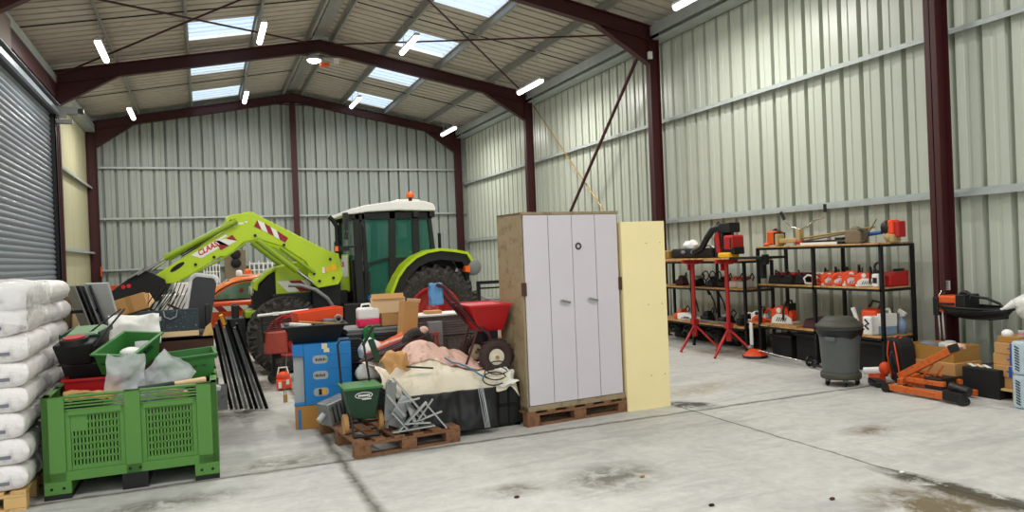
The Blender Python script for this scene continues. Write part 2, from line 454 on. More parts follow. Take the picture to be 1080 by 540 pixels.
for (x0, x1) in SX:
    for a, b in SKY_Y:
        mb = MB(); roof_piece(x0, x1, a, b, mb)
        ST(mb, 'window_%d' % k, 'skylight', solid=0.003); k += 1
# ridge cap
ST(MB().prism([(XM - .14, roofz(XM - .14) - .03), (XM, Z0 - .03), (XM + .14, roofz(XM + .14) - .03), (XM + .14, roofz(XM + .14) - .04), (XM, Z0 - .045), (XM - .14, roofz(XM - .14) - .04)], 'y', Y_NEAR, YB), 'trim_1', 'purlin_steel')

# portal frames
def ibox(mb, x0, x1, y, w=0.16): pass
def portal(y, end=False):
    root = bpy.data.objects.new('portal_frame', None); COL.objects.link(root); root.location = (XM, y, 0); root['kind'] = 'structure'
    ORG[root.name] = Vector((XM, y, 0))
    w = 0.075; dep = 0.26
    for sx in (-1, 1):
        if end is False and sx == -1 and y < 0: continue
        xi, xo = (-2.68, -2.93) if sx < 0 else (8.07, 8.29)
        c = MB(); a, b = min(xi, xo), max(xi, xo); zt = roofz(xo, -.2)
        c.box(a, a + .015, y - w, y + w, 0, zt); c.box(b - .015, b, y - w, y + w, 0, zt); c.box(a, b, y - .006, y + .006, 0, zt)
        c.box(a - .03, b + .02, y - w - .05, y + w + .05, 0, .02)
        c.obj('column', 'oxide_steel', root)
        # rafter + haunch
        f_ = MB(); d = 0.24 if end else 0.27; t = .16
        def slab(z_off0, z_off1, ww):
            f_.prism([(xo, roofz(xo, z_off0)), (XM, roofz(XM, z_off0)), (XM, roofz(XM, z_off1)), (xo, roofz(xo, z_off1))], 'y', y - ww, y + ww)
        slab(-t, -t - .02, w); slab(-t - d, -t - d - .02, w); slab(-t, -t - d, .006)
        f_.obj('rafter', 'oxide_steel', root)
        h = MB(); hl = 1.0 if end else 1.15; xk = xi - sx * hl
        za = roofz(xi, -t - d); zb = roofz(xk, -t - d)
        low = .5 if end else .46
        h.prism([(xi, za), (xk, zb), (xi, za - low)], 'y', y - .006, y + .006)
        h.prism([(xk, zb), (xi, za - low), (xi, za - low - .025), (xk, zb - .02)], 'y', y - w, y + w)
        h.obj('haunch', 'oxide_steel', root)
    p = MB().box(XM - .3, XM + .3, y - .1, y + .1, roofz(XM) - .62 + (.12 if end else 0), roofz(XM) - .5 + (.12 if end else 0))
    g = MB(); zz = roofz(XM) - .16 - (0.24 if end else .27)
    g.prism([(XM - .6, zz - .11), (XM + .6, zz - .11), (XM, zz - .12)], 'y', y - w, y + w)
    g.obj('apex_plate', 'oxide_steel', root)
    return root
for i, y in enumerate(FR): portal(y, i == 4)
ST(MB().box(XM - .07, XM + .07, 24.26, 24.4, 0, 6.75).box(XM - .09, XM + .09, 24.22, 24.26, 0, 6.7), 'gable_post', 'oxide_steel')

# purlins (lipped channels)
def channel(mb, x, y0, y1, h=0.15, fl=0.05, z=None):
    zt = roofz(x) - .003 if z is None else z
    mb.box(x - .004, x + .004, y0, y1, zt - h, zt); mb.box(x - fl, x, y0, y1, zt - .006, zt); mb.box(x, x + fl, y0, y1, zt - h, zt - h + .006)
for x in (-2.85, -1.56, -.14, 1.24, 2.50, 3.07, 4.33, 5.71, 7.13):
    mb = MB(); channel(mb, x, Y_NEAR, YB - .05); ST(mb, 'purlin', 'purlin_steel')
ST(MB().box(8.16, 8.48, Y_NEAR, YB - .05, 5.70, 5.72).box(8.46, 8.49, Y_NEAR, YB - .05, 5.70, 5.98).box(8.14, 8.17, Y_NEAR, YB - .05, 5.78, 5.98), 'eave_beam', 'galvanised')
# sag rods mid bay, following the slope
for y in (3.2, 9.2, 15.3, 21.3):
    mb = MB()
    for sx, xe in ((-1, -2.8), (1, 8.3)): mb.cyl((XM + sx * .3, y, roofz(XM + sx * .3, -.09)), (xe, y, roofz(xe, -.09)), .012, seg=6)
    ST(mb, 'sag_rod', 'black_metal')
# girts
def zgirt(mb, axis, at, a0, a1, z, dep=.12):
    if axis == 'x':   # runs along y, at x
        s = -1 if at > 0 else 1
        mb.box(min(at, at + s * dep), max(at, at + s * dep), a0, a1, z, z + .006).box(at + s * dep - .003, at + s * dep + .003, a0, a1, z - .05, z + .006)
        mb.box(min(at, at + s * .006), max(at, at + s * .006), a0, a1, z, z + .05)
    else:
        mb.box(a0, a1, at - dep, at, z, z + .006).box(a0, a1, at - dep - .003, at - dep + .003, z - .05, z + .006)
for z in (2.21, 4.17):
    mb = MB(); zgirt(mb, 'x', XR - .005, Y_NEAR, YB - .1, z); ST(mb, 'girt', 'galvanised')
for z in (2.2, 4.05):
    mb = MB(); zgirt(mb, 'x', XL + .005, 18.1, YB - .1, z); ST(mb, 'girt', 'galvanised')
for z in (1.69, 3.18, 4.66):
    for x0, x1 in ((XL + .05, XM - .08), (XM + .08, XR - .05)):
        mb = MB(); zgirt(mb, 'y', YB - .005, x0, x1, z); ST(mb, 'girt', 'galvanised')
# wall bracing between the second and third right-hand columns, roof bracing in the same bay
def rod(name, p, q, m, rr=.022):
    ST(MB().cyl(p, q, rr, seg=8), name, m)
rod('brace_rod', (8.2, 12.4, 5.85), (8.2, 18.0, .8), 'oxide_steel', .035)
rod('brace_rod', (8.26, 18.0, 5.6), (8.26, 12.4, .8), 'brass', .015)
for sx, xe in ((1, 8.1), (-1, -2.6)):
    for ya, yb in ((12.35, 18.05), (18.05, 12.35)):
        rod('brace_rod', (XM + sx * .15, ya, roofz(XM) - .3), (xe, yb, roofz(xe) - .28), 'oxide_steel', .02)
# downpipe at the near right column, conduit
ST(MB().cyl((8.42, 6.30, 0), (8.42, 6.30, 5.7), .014, seg=10), 'trim_2', 'white_paint')
# roller shutter
def shutter():
    root = bpy.data.objects.new('door_1', None); COL.objects.link(root); root.location = (-2.75, 15, 0); root['kind'] = 'structure'; ORG[root.name] = Vector((-2.75, 15, 0))
    pts = []; z = .05
    while z < 4.95:
        for k in range(5):
            t = k / 5; pts.append((-2.80 + .03 * math.sin(PI * t), z + .105 * t))
        z += .105
    c = [(x - .012, z) for x, z in pts][::-1]
    mb = MB(); n = len(pts)
    mb.add([(x, y, z) for y in (12.5, 17.65) for x, z in pts], [(i, i + 1, n + i + 1, n + i) for i in range(n - 1)])
    mb.obj('shutter_curtain', 'shutter_sheet', root, solid=.003)
    for y in (12.42, 17.65):
        MB().box(-2.84, -2.68, y, y + .02, 0, 5).box(-2.84, -2.82, y, y + .09, 0, 5).box(-2.70, -2.68, y, y + .09, 0, 5).obj('guide_rail', 'black_metal', root)
    MB().box(-2.86, -2.80, 17.75, 17.95, 0, 5.2).box(-2.86, -2.68, 17.9, 17.95, 0, 5.2).obj('jamb', 'oxide_steel', root)
    MB().box(-2.62, -2.60, 12.3, 17.75, 4.94, 5.01).box(-2.86, -2.60, 12.3, 17.75, 5.13, 5.14).box(-2.86, -2.84, 12.3, 17.75, 4.95, 5.14).box(-2.66, -2.60, 12.3, 17.75, 4.92, 4.94).obj('lintel_channel', 'shutter_sheet', root)
    MB().cyl((-2.72, 12.4, 5.02), (-2.72, 17.8, 5.02), .10, seg=20).obj('roller_drum', 'dark_grey', root)
    m_ = MB().box(-2.86, -2.5, 17.82, 17.86, 4.88, 5.12).cyl((-2.62, 17.86, 5.05), (-2.62, 18.1, 5.05), .09, seg=16).box(-2.52, -2.3, 17.86, 18.05, 4.98, 5.12).box(-2.75, -2.4, 17.84, 18.0, 4.78, 4.86)
    m_.obj('motor', 'mid_grey', root, bevel=.005)
    MB().box(-2.42, -2.2, 17.9, 18.02, 5.0, 5.1).obj('motor_head', 'black_plastic', root, bevel=.01)
shutter()
ST(MB().box(-2.94, -2.70, 6.3, 18.1, 5.32, 5.66), 'trim_3', 'oxide_steel')
ST(MB().box(-2.80, -2.60, 11.9, 13.55, 5.14, 5.62), 'trim_4', 'door_box', bevel=.01)
ST(MB().box(-2.96, -2.70, 18.3, 24.1, 5.62, 5.66).box(-2.72, -2.70, Y_NEAR, 24.1, 5.66, 5.84), 'trim_5', 'galvanised')
# small wall fixtures
S(MB().box(-2.68, -2.655, 23.93, 24.13, 1.5, 1.78), 'column_sign', 'orange_paint', 'small orange framed sign on the far left steel column', 'sign', bevel=.004)
t_ = T('call_notice', 'small pale notice plate on the near right red column', 'sign', (8.115, 6.2, 1.06))
MB().box(8.108, 8.118, 6.12, 6.27, 1.06, 1.17).obj('plate', 'pale_grey', t_)
mb = MB()
for k in range(4): mb.box(8.106, 8.108, 6.13 + .0, 6.26, 1.075 + .025 * k, 1.085 + .025 * k)
mb.obj('print', 'dark_grey', t_)
S(MB().box(8.04, 8.115, 12.1, 12.17, 5.32, 5.46), 'junction_box', 'white_plastic', 'small white box high on the red column behind the cream panel', 'junction box', bevel=.005)
S(MB().box(XM + .3, XM + .42, 18.03, 18.10, 6.42, 6.54), 'junction_box', 'white_plastic', 'small white box on the middle roof beam right of the apex lamp', 'junction box', bevel=.005)

# ------------------------------------------------------------------ pendant lamps
def lamp(x, y, z, label):
    t = T('pendant_light', label, 'ceiling light', (x, y, z), 0, 'tube lamps hung under the roof')
    MB().box(-.05, .05, -.68, .68, .0, .05).obj('housing', 'pale_grey', t, world=False, bevel=.01)
    MB().cyl((0, -.63, -.02), (0, .63, -.02), .055, seg=14).obj('tube', 'tube', t, world=False)
    zr = roofz(x) - .15 - z
    for s in (-.45, .45):
        MB().cyl((0, s, .05), (0, s, zr), .006, seg=6).obj('suspension_wire', 'pale_grey', t, world=False)
    return t
LZ = {-1.54: 5.68, 1.24: 6.22, 4.2: 6.2, 7.05: 5.5}
nm = {-1.54: 'leftmost row', 1.24: 'row left of the ridge', 4.2: 'row right of the ridge', 7.05: 'row beside the right wall'}
bay = {21.3: 'nearest the back wall', 15.3: 'in the bay of roof bracing', 9.3: 'above the tool shelves', 3.0: 'nearest the camera'}
for x in LZ:
    for y in bay:
        lamp(x, y if x < 7 else {21.3: 21.6, 15.3: 15.5, 9.3: 9.2, 3.0: 3.0}[y], LZ[x], 'white hanging tube lamp, %s, %s' % (nm[x], bay[y]))
        l = bpy.data.lights.new('lamp_light', 'AREA'); l.shape = 'RECTANGLE'; l.size = .12; l.size_y = 1.25; l.energy = 85; l.color = (1, .97, .92)
        lo = bpy.data.objects.new('lamp_light', l); COL.objects.link(lo); lo.location = (x, y, LZ[x] - .1)
t_ = T('apex_lamp', 'round glowing lamp fixed under the apex of the middle roof beam', 'ceiling light', (2.6, 17.98, 6.45))
MB().lathe([(0, .1), (.12, .1), (.17, .04), (.17, 0)], (2.6, 17.9, 6.42), seg=20).obj('housing', 'pale_grey', t_)
MB().ball((2.6, 17.9, 6.42), (.16, .16, .07)).obj('lens', 'tube', t_)
S(MB().box(2.74, 2.95, 17.86, 18.02, 6.30, 6.38), 'sensor_box', 'orange_paint', 'small orange box beside the round apex lamp', 'sensor', bevel=.01)

# ------------------------------------------------------------------ shared makers
def pallet(loc, rz, w, d, label, m='pallet_wood', h=.144):
    """w along local x, d along local y, top boards run along y"""
    t = T('wooden_pallet', label, 'pallet', loc, rz)
    n = 6
    for i in range(n):
        x = -w / 2 + .05 + (w - .1) * i / (n - 1)
        MB().box(x - .048, x + .048, -d / 2, d / 2, h - .022, h).obj('deck_board', m, t, world=False, bevel=.002)
    for y in (-d / 2 + .05, 0, d / 2 - .05):
        MB().box(-w / 2, w / 2, y - .05, y + .05, h - .044, h - .023).obj('stringer_board', m, t, world=False, bevel=.002)
        MB().box(-w / 2, w / 2, y - .05, y + .05, 0, .02).obj('bottom_board', m, t, world=False, bevel=.002)
        for x in (-w / 2 + .07, 0, w / 2 - .07):
            MB().box(x - .07, x + .07, y - .05, y + .05, .021, h - .045).obj('block', m, t, world=False, bevel=.003)
    return t

def crumple(mb, c, size, rot, seed, amp=.05, nu=14, nv=14, curl=0.0):
    mm = Matrix.Translation(c) @ Euler(rot).to_matrix().to_4x4()
    def fn(u, v):
        x = (u - .5) * size[0]; y = (v - .5) * size[1]
        z = amp * (nz(x * 7 + seed, y * 7, seed) + .6 * nz(x * 16, y * 16 + seed, seed * 2)) - curl * ((2 * u - 1) ** 2 + (2 * v - 1) ** 2)
        x += amp * .5 * nz(x * 5, y * 5, seed + 9); y += amp * .5 * nz(x * 5, y * 5, seed + 19)
        return mm @ Vector((x, y, z))
    mb.grid(fn, nu, nv); return mb

# ------------------------------------------------------------------ sack stacks
def sack_bm(L_, W_, H_, seed):
    mb = MB(); nu, nv = 26, 18
    def pt(u, v, top):
        u = .5 - .5 * math.cos(PI * u); v = .5 - .5 * math.cos(PI * v)
        x = (u * 2 - 1); y = (v * 2 - 1)
        e = (1 - abs(x) ** 9) * (1 - abs(y) ** 9)
        zz = (max(0, e) ** .40) * H_ / 2
        zz += .010 * nz(x * 3 + seed, y * 3, top) * (1 if e > .1 else 0)
        px = x * L_ / 2 * (1 + .02 * nz(y * 3, seed, 0)); py = y * W_ / 2 * (1 + .03 * nz(x * 3, seed, 4))
        return Vector((px, py, zz * (1 if top else -1)))
    for top in (0, 1): mb.grid(lambda u, v: pt(u, v, top), nu, nv)
    return mb
ords = ['bottom', 'second', 'third', 'fourth', 'fifth', 'sixth', 'seventh', 'top']
def sack_stack(x0, x1, ys, where, seed):
    pallet(((x0 + x1) / 2, (ys[0] + ys[-1]) / 2, 0), 0, x1 - x0 - .02, ys[-1] - ys[0], 'pale wooden pallet under the %s' % where, 'pale_wood')
    H_ = .184; nrow = len(ys) - 1
    protos = []
    for k in range(8):
        for j in range(nrow):
            z = .144 + H_ * (k + .5); W_ = ys[j + 1] - ys[j]; L_ = x1 - x0 + .03
            side = ['front', 'rear'][j] if nrow == 2 else ''
            lab = 'white sack, %s layer, %s side of the %s' % (ords[k], side, where)
            o = sack_bm(L_, W_ - .004, H_ + .012, seed + k * 3 + j * 11).obj('fertiliser_sack', 'white_sack')
            o.location = ((x0 + x1) / 2 + random.uniform(-.02, .035), (ys[j] + ys[j + 1]) / 2, z)
            o.rotation_euler = (0, 0, random.uniform(-.025, .025)); tag(o, lab, 'sack', 'stacked white sacks')
            if j == 0:
                p = MB().box(L_ * .16, L_ * .36, -.001, .001, -.012, .012)
                po = p.obj('print', 'print_grey', o, world=False); po.location = (0, -W_ / 2 - .004, -.03)
sack_stack(-2.02, -1.22, [6.28, 6.68, 7.08], 'front sack stack', 3)
sack_stack(-2.02, -1.22, [7.26, 7.76, 8.26], 'sack stack behind it', 41)
mb = MB()
def film(u, v):
    x = -2.05 + u * .86 ; y = 6.22 + v * .9
    z = 1.645 + .025 * (nz(x * 9, y * 9, 1) + nz(x * 20, y * 20, 5) * .6)
    if v < .22: y = 6.26 - .05 + .015 * nz(x * 12, v * 30, 2); z -= (.22 - v) * 1.35
    if u > .84: x = -1.17 + .02 * nz(y * 12, u * 30, 3); z -= (u - .84) * 1.6
    return (x, y, z)
mb.grid(film, 34, 34)
S(mb, 'plastic_film', 'film', 'crumpled clear plastic film over the top of the front sack stack', 'plastic film')

# ------------------------------------------------------------------ big green slotted bin
def big_bin():
    t = T('pallet_bin', 'large green slotted plastic bin full of junk', 'bin', (-.535, 6.92, 0), R(-1))
    W, D, H0, H1 = .605, .50, .13, .765
    fw = MB()
    def wall(mb, half, full):
        # wall in local frame: x from -half..half, y = 0 outer face, going +y inside
        a = half
        for x0, x1 in ((-a, -a + .15), (a - .15, a), (-.055, .055)): mb.box(x0, x1, 0, .045, H0, H1)
        mb.box(-a, a, 0, .045, H0, H0 + .07)
        for z in (.745, .722, .699, .676): mb.box(-a + .15, a - .15, .006, .03, z, z + .011)
        mb.box(-a, a, .0, .05, H1 - .012, H1)
        for s in (-1, 1):
            xa, xb = (-a + .15, -.055) if s < 0 else (.055, a - .15)
            mb.box(xa, xb, .012, .04, H1 - .125, H1 - .105)
            mb.box(xa, xa + .035, .012, .04, H0 + .07, H1 - .11); mb.box(xb - .035, xb, .012, .04, H0 + .07, H1 - .11)
            # raised rounded frame
            mb.box(xa + .02, xb - .02, .0, .02, H1 - .15, H1 - .115)
            xa += .035; xb -= .035
            rows, cols = (7, 13) if full else (5, 9)
            za, zb = H0 + .07, H1 - .125
            mb.box(xa, xb, .016, .034, za, za + .03); mb.box(xa, xb, .016, .034, zb - .03, zb)
            for i in range(rows + 1):
                z = za + .03 + (zb - za - .06) * i / rows; mb.box(xa, xb, .018, .032, z - .008, z + .008)
            for j in range(cols + 1):
                x = xa + .01 + (xb - xa - .02) * j / cols; mb.box(x - .0075, x + .0075, .018, .032, za + .02, zb - .02)
            if s < 0 and full: mb.box(xa, xa + .115, .016, .033, zb - .15, zb - .02)
    for (half, rot, off, full) in ((W, 0, (0, -D), True), (W, PI, (0, D), False), (D, PI / 2, (W, 0), False), (D, -PI / 2, (-W, 0), False)):
        mb = MB(); mb.T = Matrix.Translation((off[0], off[1], 0)) @ Matrix.Rotation(rot, 4, 'Z'); wall(mb, half, full)
        mb.obj('side_wall', 'bin_green', t, world=False, bevel=.002, seg=1)
    MB().box(-W + .03, W - .03, -D + .03, D - .03, H0, H0 + .03).obj('base', 'bin_green', t, world=False)
    for x, w in ((-W + .09, .09), (W - .09, .09)):
        MB().box(x - w, x + w, -D, D, .035, H0 + .01).obj('foot', 'bin_green', t, world=False, bevel=.006)
        MB().box(x - w, x + w, -D, D, 0, .034).obj('foot_skid', 'black_plastic', t, world=False)
    MB().box(-.09, .09, -D + .03, D - .03, 0, H0).obj('foot', 'black_plastic', t, world=False)
    mb = MB()
    for x in (-W + .05, -W + .13, W - .05, W - .13, -.03, .04):
        mb.cyl((x, -D - .002, .08 if abs(x) > .2 else .165), (x, -D + .001, .08 if abs(x) > .2 else .165), .011, seg=10)
    mb.obj('drain_hole', 'black_matte', t, world=False)
    mb = MB()
    def heap(u, v):
        x = -W + .06 + u * (2 * W - .12); y = -D + .06 + v * (2 * D - .12)
        return (x, y, .55 + .06 * nz(x * 6, y * 6, 2) + .04 * nz(x * 15, y * 15, 3))
    mb.grid(heap, 24, 20)
    hb = S(mb, 'rubbish_heap', 'black_matte', 'dark mixed rubbish filling the green bin', 'rubbish'); hb['kind'] = 'stuff'
    hb.location = t.location + Matrix.Rotation(R(-1), 3, 'Z') @ hb.location; hb.rotation_euler = (0, 0, R(-1))
big_bin()

# open plastic box with tapered sides, local coordinates
def tub(mb, w, d, h, taper=.04, th=.012, rim=.015):
    a, b = w / 2, d / 2; c, e = a - taper, b - taper
    ro = [(-a, -b, h), (a, -b, h), (a, b, h), (-a, b, h)]; rb = [(-c, -e, 0), (c, -e, 0), (c, e, 0), (-c, e, 0)]
    ri = [(-a + th, -b + th, h), (a - th, -b + th, h), (a - th, b - th, h), (-a + th, b - th, h)]
    ib = [(-c + th, -e + th, th), (c - th, -e + th, th), (c - th, e - th, th), (-c + th, e - th, th)]
    v = rb + ro + ri + ib
    f_ = [(3, 2, 1, 0), (12, 13, 14, 15)]
    for i in range(4):
        j = (i + 1) % 4
        f_ += [(i, j, 4 + j, 4 + i), (4 + i, 4 + j, 8 + j, 8 + i), (8 + i, 8 + j, 12 + j, 12 + i)]
    mb.add(v, f_)
    if rim:
        for (x0, x1, y0, y1) in ((-a - rim, a + rim, -b - rim, -b + .002), (-a - rim, a + rim, b - .002, b + rim), (-a - rim, -a + .002, -b, b), (a - .002, a + rim, -b, b)):
            mb.box(x0, x1, y0, y1, h - .016, h)
    return mb
def place(o, loc, rot=(0, 0, 0)): o.location = loc; o.rotation_euler = rot; return o

# red box at the front of the bin
o = tub(MB(), .42, .30, .17, .02).obj('red_box', 'red_plastic'); place(o, (-.85, 7.02, .66), (0, 0, R(-3))); tag(o, 'red plastic box inside the left end of the green bin', 'box')
mb = MB(); crumple(mb, (-.86, 6.62, .73), (.36, .22, 0), (R(12), 0, R(-4)), 3, .06)
S(mb, 'brown_sack', 'cardboard', 'crumpled brown paper sack in front of the red box', 'sack', solid=.004)
S(MB().tube([(-1.03, 6.62, .70), (-.98, 6.56, .745), (-.88, 6.53, .752), (-.8, 6.56, .74), (-.76, 6.66, .70)], .012), 'hose_piece', 'black_plastic', 'short black hose curled at the left front of the bin', 'hose')
# tilted open green crate
def green_crate(name, w, d, h, loc, rot, label):
    t = T(name, label, 'crate', loc); t.rotation_euler = rot
    tub(MB(), w, d, h, .03, .01, .018).obj('shell', 'crate_green', t, world=False, bevel=.003)
    for s in (-1, 1):
        MB().box(s * (w / 2 + .004) - .012, s * (w / 2 + .004) + .012, -.06, .06, h - .07, h - .045).obj('handle', 'dark_green', t, world=False)
    mb = MB()
    for s in (-1, 1):
        for i in range(5): mb.box(-w * .35 + i * w * .15, -w * .35 + i * w * .15 + .03, s * (d / 2 - .012) - .006, s * (d / 2 - .012) + .006, h * .5, h * .56)
    mb.obj('vent_slots', 'dark_green', t, world=False)
    return t
green_crate('picking_crate', .32, .48, .2, (-.59, 7.03, .89), (R(16), R(4), R(-24)), 'open green crate tilted on the bin, holding white junk')
S(MB().ball((-.58, 6.97, 1.0), (.09, .09, .045)), 'white_dish', 'white_plastic', 'round off-white dish lying in the tilted green crate', 'dish')
S(MB().lathe([(0, 0), (.055, 0), (.055, .1), (.045, .1), (.045, .0)], (-.50, 7.02, .98), seg=20), 'pipe_collar', 'pale_grey', 'short white pipe collar standing in the tilted green crate', 'pipe fitting')
green_crate('produce_crate', .46, .42, .20, (-.16, 7.14, .74), (R(2), R(-3), R(3)), 'upright green crate on the right end of the bin')
# clear plastic bags
def bag(c, w, h, d, rot, seed, label):
    mb = MB(); mm = Matrix.Translation(c) @ Euler(rot).to_matrix().to_4x4()
    for s in (-1, 1):
        def fn(u, v):
            x = (u - .5) * w * (1 - .12 * v + .1 * nz(v * 4, seed, 1)); z = v * h
            e = max(0.0, math.sin(PI * u)) ** .6 * (1 - .45 * v)
            y = s * (d / 2 * e) + .05 * nz(x * 8 + seed, z * 8, s) + .025 * nz(x * 19, z * 19 + seed, s)
            return mm @ Vector((x, y, z + .03 * nz(x * 9, seed, 3) * v))
        mb.grid(fn, 18, 18)
    S(mb, 'plastic_bag', 'clear_bag', label, 'plastic bag')
bag((-.62, 6.66, .60), .30, .42, .15, (R(4), R(4), R(5)), 1, 'upright clear plastic bag in the middle front of the bin')
bag((-.44, 6.72, .62), .36, .40, .14, (R(6), R(38), R(-8)), 5, 'clear plastic bag with a corner pointing right, on the bin')
t_ = T('hand_tool', 'black gripped tool with pale end lying along the bin front', 'tool', (-.2, 6.56, .72))
MB().cyl((-.50, 6.50, .755), (-.25, 6.56, .762), .022).obj('grip', 'black_plastic', t_)
MB().cyl((-.25, 6.56, .762), (-.02, 6.66, .757), .018, .026).obj('shaft', 'cardboard_light', t_)
for i, (c, sz, rt, m_, lb) in enumerate([
        ((-.12, 6.86, .70), (.22, .05, .03), (0, .1, .5), 'brass', 'brass coloured bar among scraps at the right of the bin'),
        ((.0, 6.72, .70), (.16, .06, .05), (.2, .1, -.6), 'dark_grey', 'dark grey bracket at the right front of the bin'),
        ((-.25, 6.72, .66), (.2, .1, .07), (0, .3, .2), 'cardboard_light', 'tan offcut under the black gripped tool'),
        ((.02, 6.98, .71), (.10, .14, .06), (.1, .1, .3), 'black_plastic', 'black plastic lump at the right rear of the bin'),
        ((.04, 6.6, .70), (.08, .10, .04), (.3, .1, .9), 'pale_grey', 'pale metal scrap in the right corner of the bin')]):
    S(MB().obox(c, sz, rt), 'scrap_piece', m_, lb, 'scrap', bevel=.008)
# spreader standing on a black bucket, left rear of the bin
o = tub(MB(), .34, .34, .22, .05).obj('black_bucket', 'black_plastic'); place(o, (-.93, 7.18, .72)); tag(o, 'black bucket under the green topped spreader', 'bucket')
t_ = T('drop_spreader', 'black and green lidded spreader with round red dial', 'spreader', (-.93, 7.16, .95), R(-20)); t_.rotation_euler = (R(8), R(-2), R(-14)); t_.scale = (.85, .85, .85)
MB().hexa([(-.16, -.22, 0), (.12, -.22, 0), (.12, .2, 0), (-.16, .2, 0)], [(-.19, -.27, .22), (.17, -.27, .22), (.17, .25, .26), (-.19, .25, .26)]).obj('hopper', 'black_plastic', t_, world=False, bevel=.02)
MB().hexa([(-.17, -.05, .235), (.15, -.05, .235), (.15, .26, .262), (-.17, .26, .262)], [(-.14, -.02, .27), (.12, -.02, .27), (.12, .22, .30), (-.14, .22, .30)]).obj('lid', 'pale_green_lid', t_, world=False, bevel=.01)
MB().box(-.20, .18, -.07, -.045, .22, .26).box(-.20, -.175, -.06, .27, .23, .28).box(.155, .18, -.06, .27, .23, .28).obj('lid_frame', 'dark_green', t_, world=False, bevel=.005)
MB().cyl((-.02, -.17, .2), (-.02, -.17, .262), .125, seg=28).obj('dial_housing', 'black_plastic', t_, world=False, bevel=.01)
MB().cyl((-.02, -.17, .262), (-.02, -.17, .275), .095, seg=28).obj('dial', 'red_paint', t_, world=False, label='round faded red dial')
MB().tube([(.15, -.2, .16), (.22, .0, .28), (.30, .3, .42)], .01).tube([(-.17, -.2, .1), (.1, .05, .3), (.26, .32, .42)], .008).obj('handle', 'black_metal', t_, world=False)

# large supporting crate behind the bin
t_ = T('timber_crate', 'big dark timber crate behind the green bin, under the junk', 'crate', (-.6, 8.35, 0))
mb = MB()
for i in range(6): mb.box(-1.1, .06, 7.72, 7.75, .06 + i * .165, .2 + i * .165).box(-1.1, .06, 8.98, 9.01, .06 + i * .165, .2 + i * .165)
for i in range(6): mb.box(.04, .07, 7.74, 9.0, .06 + i * .165, .2 + i * .165).box(-1.11, -1.08, 7.74, 9.0, .06 + i * .165, .2 + i * .165)
mb.obj('side_planks', 'rust_brown', t_)
MB().box(-1.1, .06, 7.72, 9.0, 1.0, 1.03).obj('lid', 'black_matte', t_)
for x in (-1.06, .02):
    for y in (7.78, 8.95): MB().box(x - .03, x + .03, y - .03, y + .03, 0, 1.0).obj('leg', 'rust_brown', t_)

# leaning grey boards
gl = ['leftmost of the leaning grey boards strapped together', 'second leaning grey board from the left', 'third leaning grey board from the left', 'fourth leaning grey board from the left']
th = R(-16)
mb0 = MB().box(-.012, .012, -.20, .20, 0, .52)
for i in range(4):
    o = MB().box(-.007, .007, -.2, .2, 0, .54).obj('grey_board', 'dark_grey' if i % 2 else 'mid_grey', bevel=.002)
    place(o, (-1.07 + i * .042, 8.5 + i * .01, 1.035), (0, R(-17), R(20))); tag(o, gl[i], 'board', 'grey boards leaning behind the bin')
o = MB().box(-.012, .012, -.14, .14, 0, .56).obj('grey_board', 'pale_grey', bevel=.003)
place(o, (-.865, 8.40, 1.035), (0, R(-17), R(52))); tag(o, 'pale grey front board of the strapped leaning bundle', 'board', 'grey boards leaning behind the bin')
S(MB().obox((-1.08, 8.33, 1.30), (.30, .02, .03), (0, 0, R(20))), 'black_strap', 'black_matte', 'black strap around the leaning grey boards', 'strap')
# brown and cream tiles / boards at far left
for i, (x, m_, h_) in enumerate([(-1.46, 'paper_white', .44), (-1.39, 'board_brown', .38), (-1.32, 'cardboard_light', .42)]):
    o = MB().box(-.025, .025, -.2, .2, 0, h_).obj('wall_board', m_, bevel=.002); place(o, (x, 9.0, 1.06), (0, R(3), R(25)))
    tag(o, ['cream board on the left', 'brown board in the middle', 'beige board on the right'][i] + ' of the three upright by the sacks', 'board')
S(MB().box(-1.75, -1.18, 8.72, 9.4, 0, 1.06), 'grey_cupboard', 'dark_grey', 'low dark cupboard behind the sacks carrying upright boards', 'cupboard', bevel=.01)
# cardboard box tilted
t_ = T('cardboard_box', 'tilted closed cardboard box with tape lying on the junk heap', 'box', (-.66, 8.6, 1.24)); t_.rotation_euler = (R(-5), R(-15), R(-6))
MB().box(-.17, .15, -.13, .13, 0, .17).obj('carton', 'cardboard', t_, world=False, bevel=.004)
MB().box(-.03, .02, -.132, .132, -.001, .172).obj('tape', 'tape_tan', t_, world=False)
MB().hexa([(.15, -.13, 0), (.155, -.13, 0), (.155, .13, 0), (.15, .13, 0)], [(.22, -.12, .05), (.225, -.12, .05), (.16, .13, .17), (.15, .13, .17)]).obj('flap', 'cardboard_light', t_, world=False)
S(MB().box(-.86, -.46, 8.45, 8.8, 1.032, 1.20), 'black_case', 'black_matte', 'black case beneath the tilted cardboard box', 'case', bevel=.01)
# reel with yellow flange
t_ = T('rope_reel', 'white ribbed reel with a yellow end flange on the junk heap', 'reel', (-.7, 8.1, 1.15))
prf = [(0, 0)]
for i in range(12): prf += [(.062, i * .02), (.055, i * .02 + .01)]
prf += [(0, .24)]
mb = MB(); mb.T = Matrix.Translation((-.80, 8.1, 1.17)) @ Matrix.Rotation(R(8), 4, 'Z') @ Matrix.Rotation(R(90), 4, 'Y'); mb.lathe(prf, seg=18); mb.obj('winding', 'white_plastic', t_)
mb = MB(); mb.T = Matrix.Translation((-.83, 8.1, 1.17)) @ Matrix.Rotation(R(90), 4, 'Y'); mb.cyl((0, 0, 0), (0, 0, .028), .085, seg=24); mb.obj('flange', 'yellow', t_, label='yellow round flange')
S(MB().box(-.95, -.5, 7.98, 8.22, 1.031, 1.085), 'support_plank', 'pallet_wood', 'plank under the white reel', 'plank')
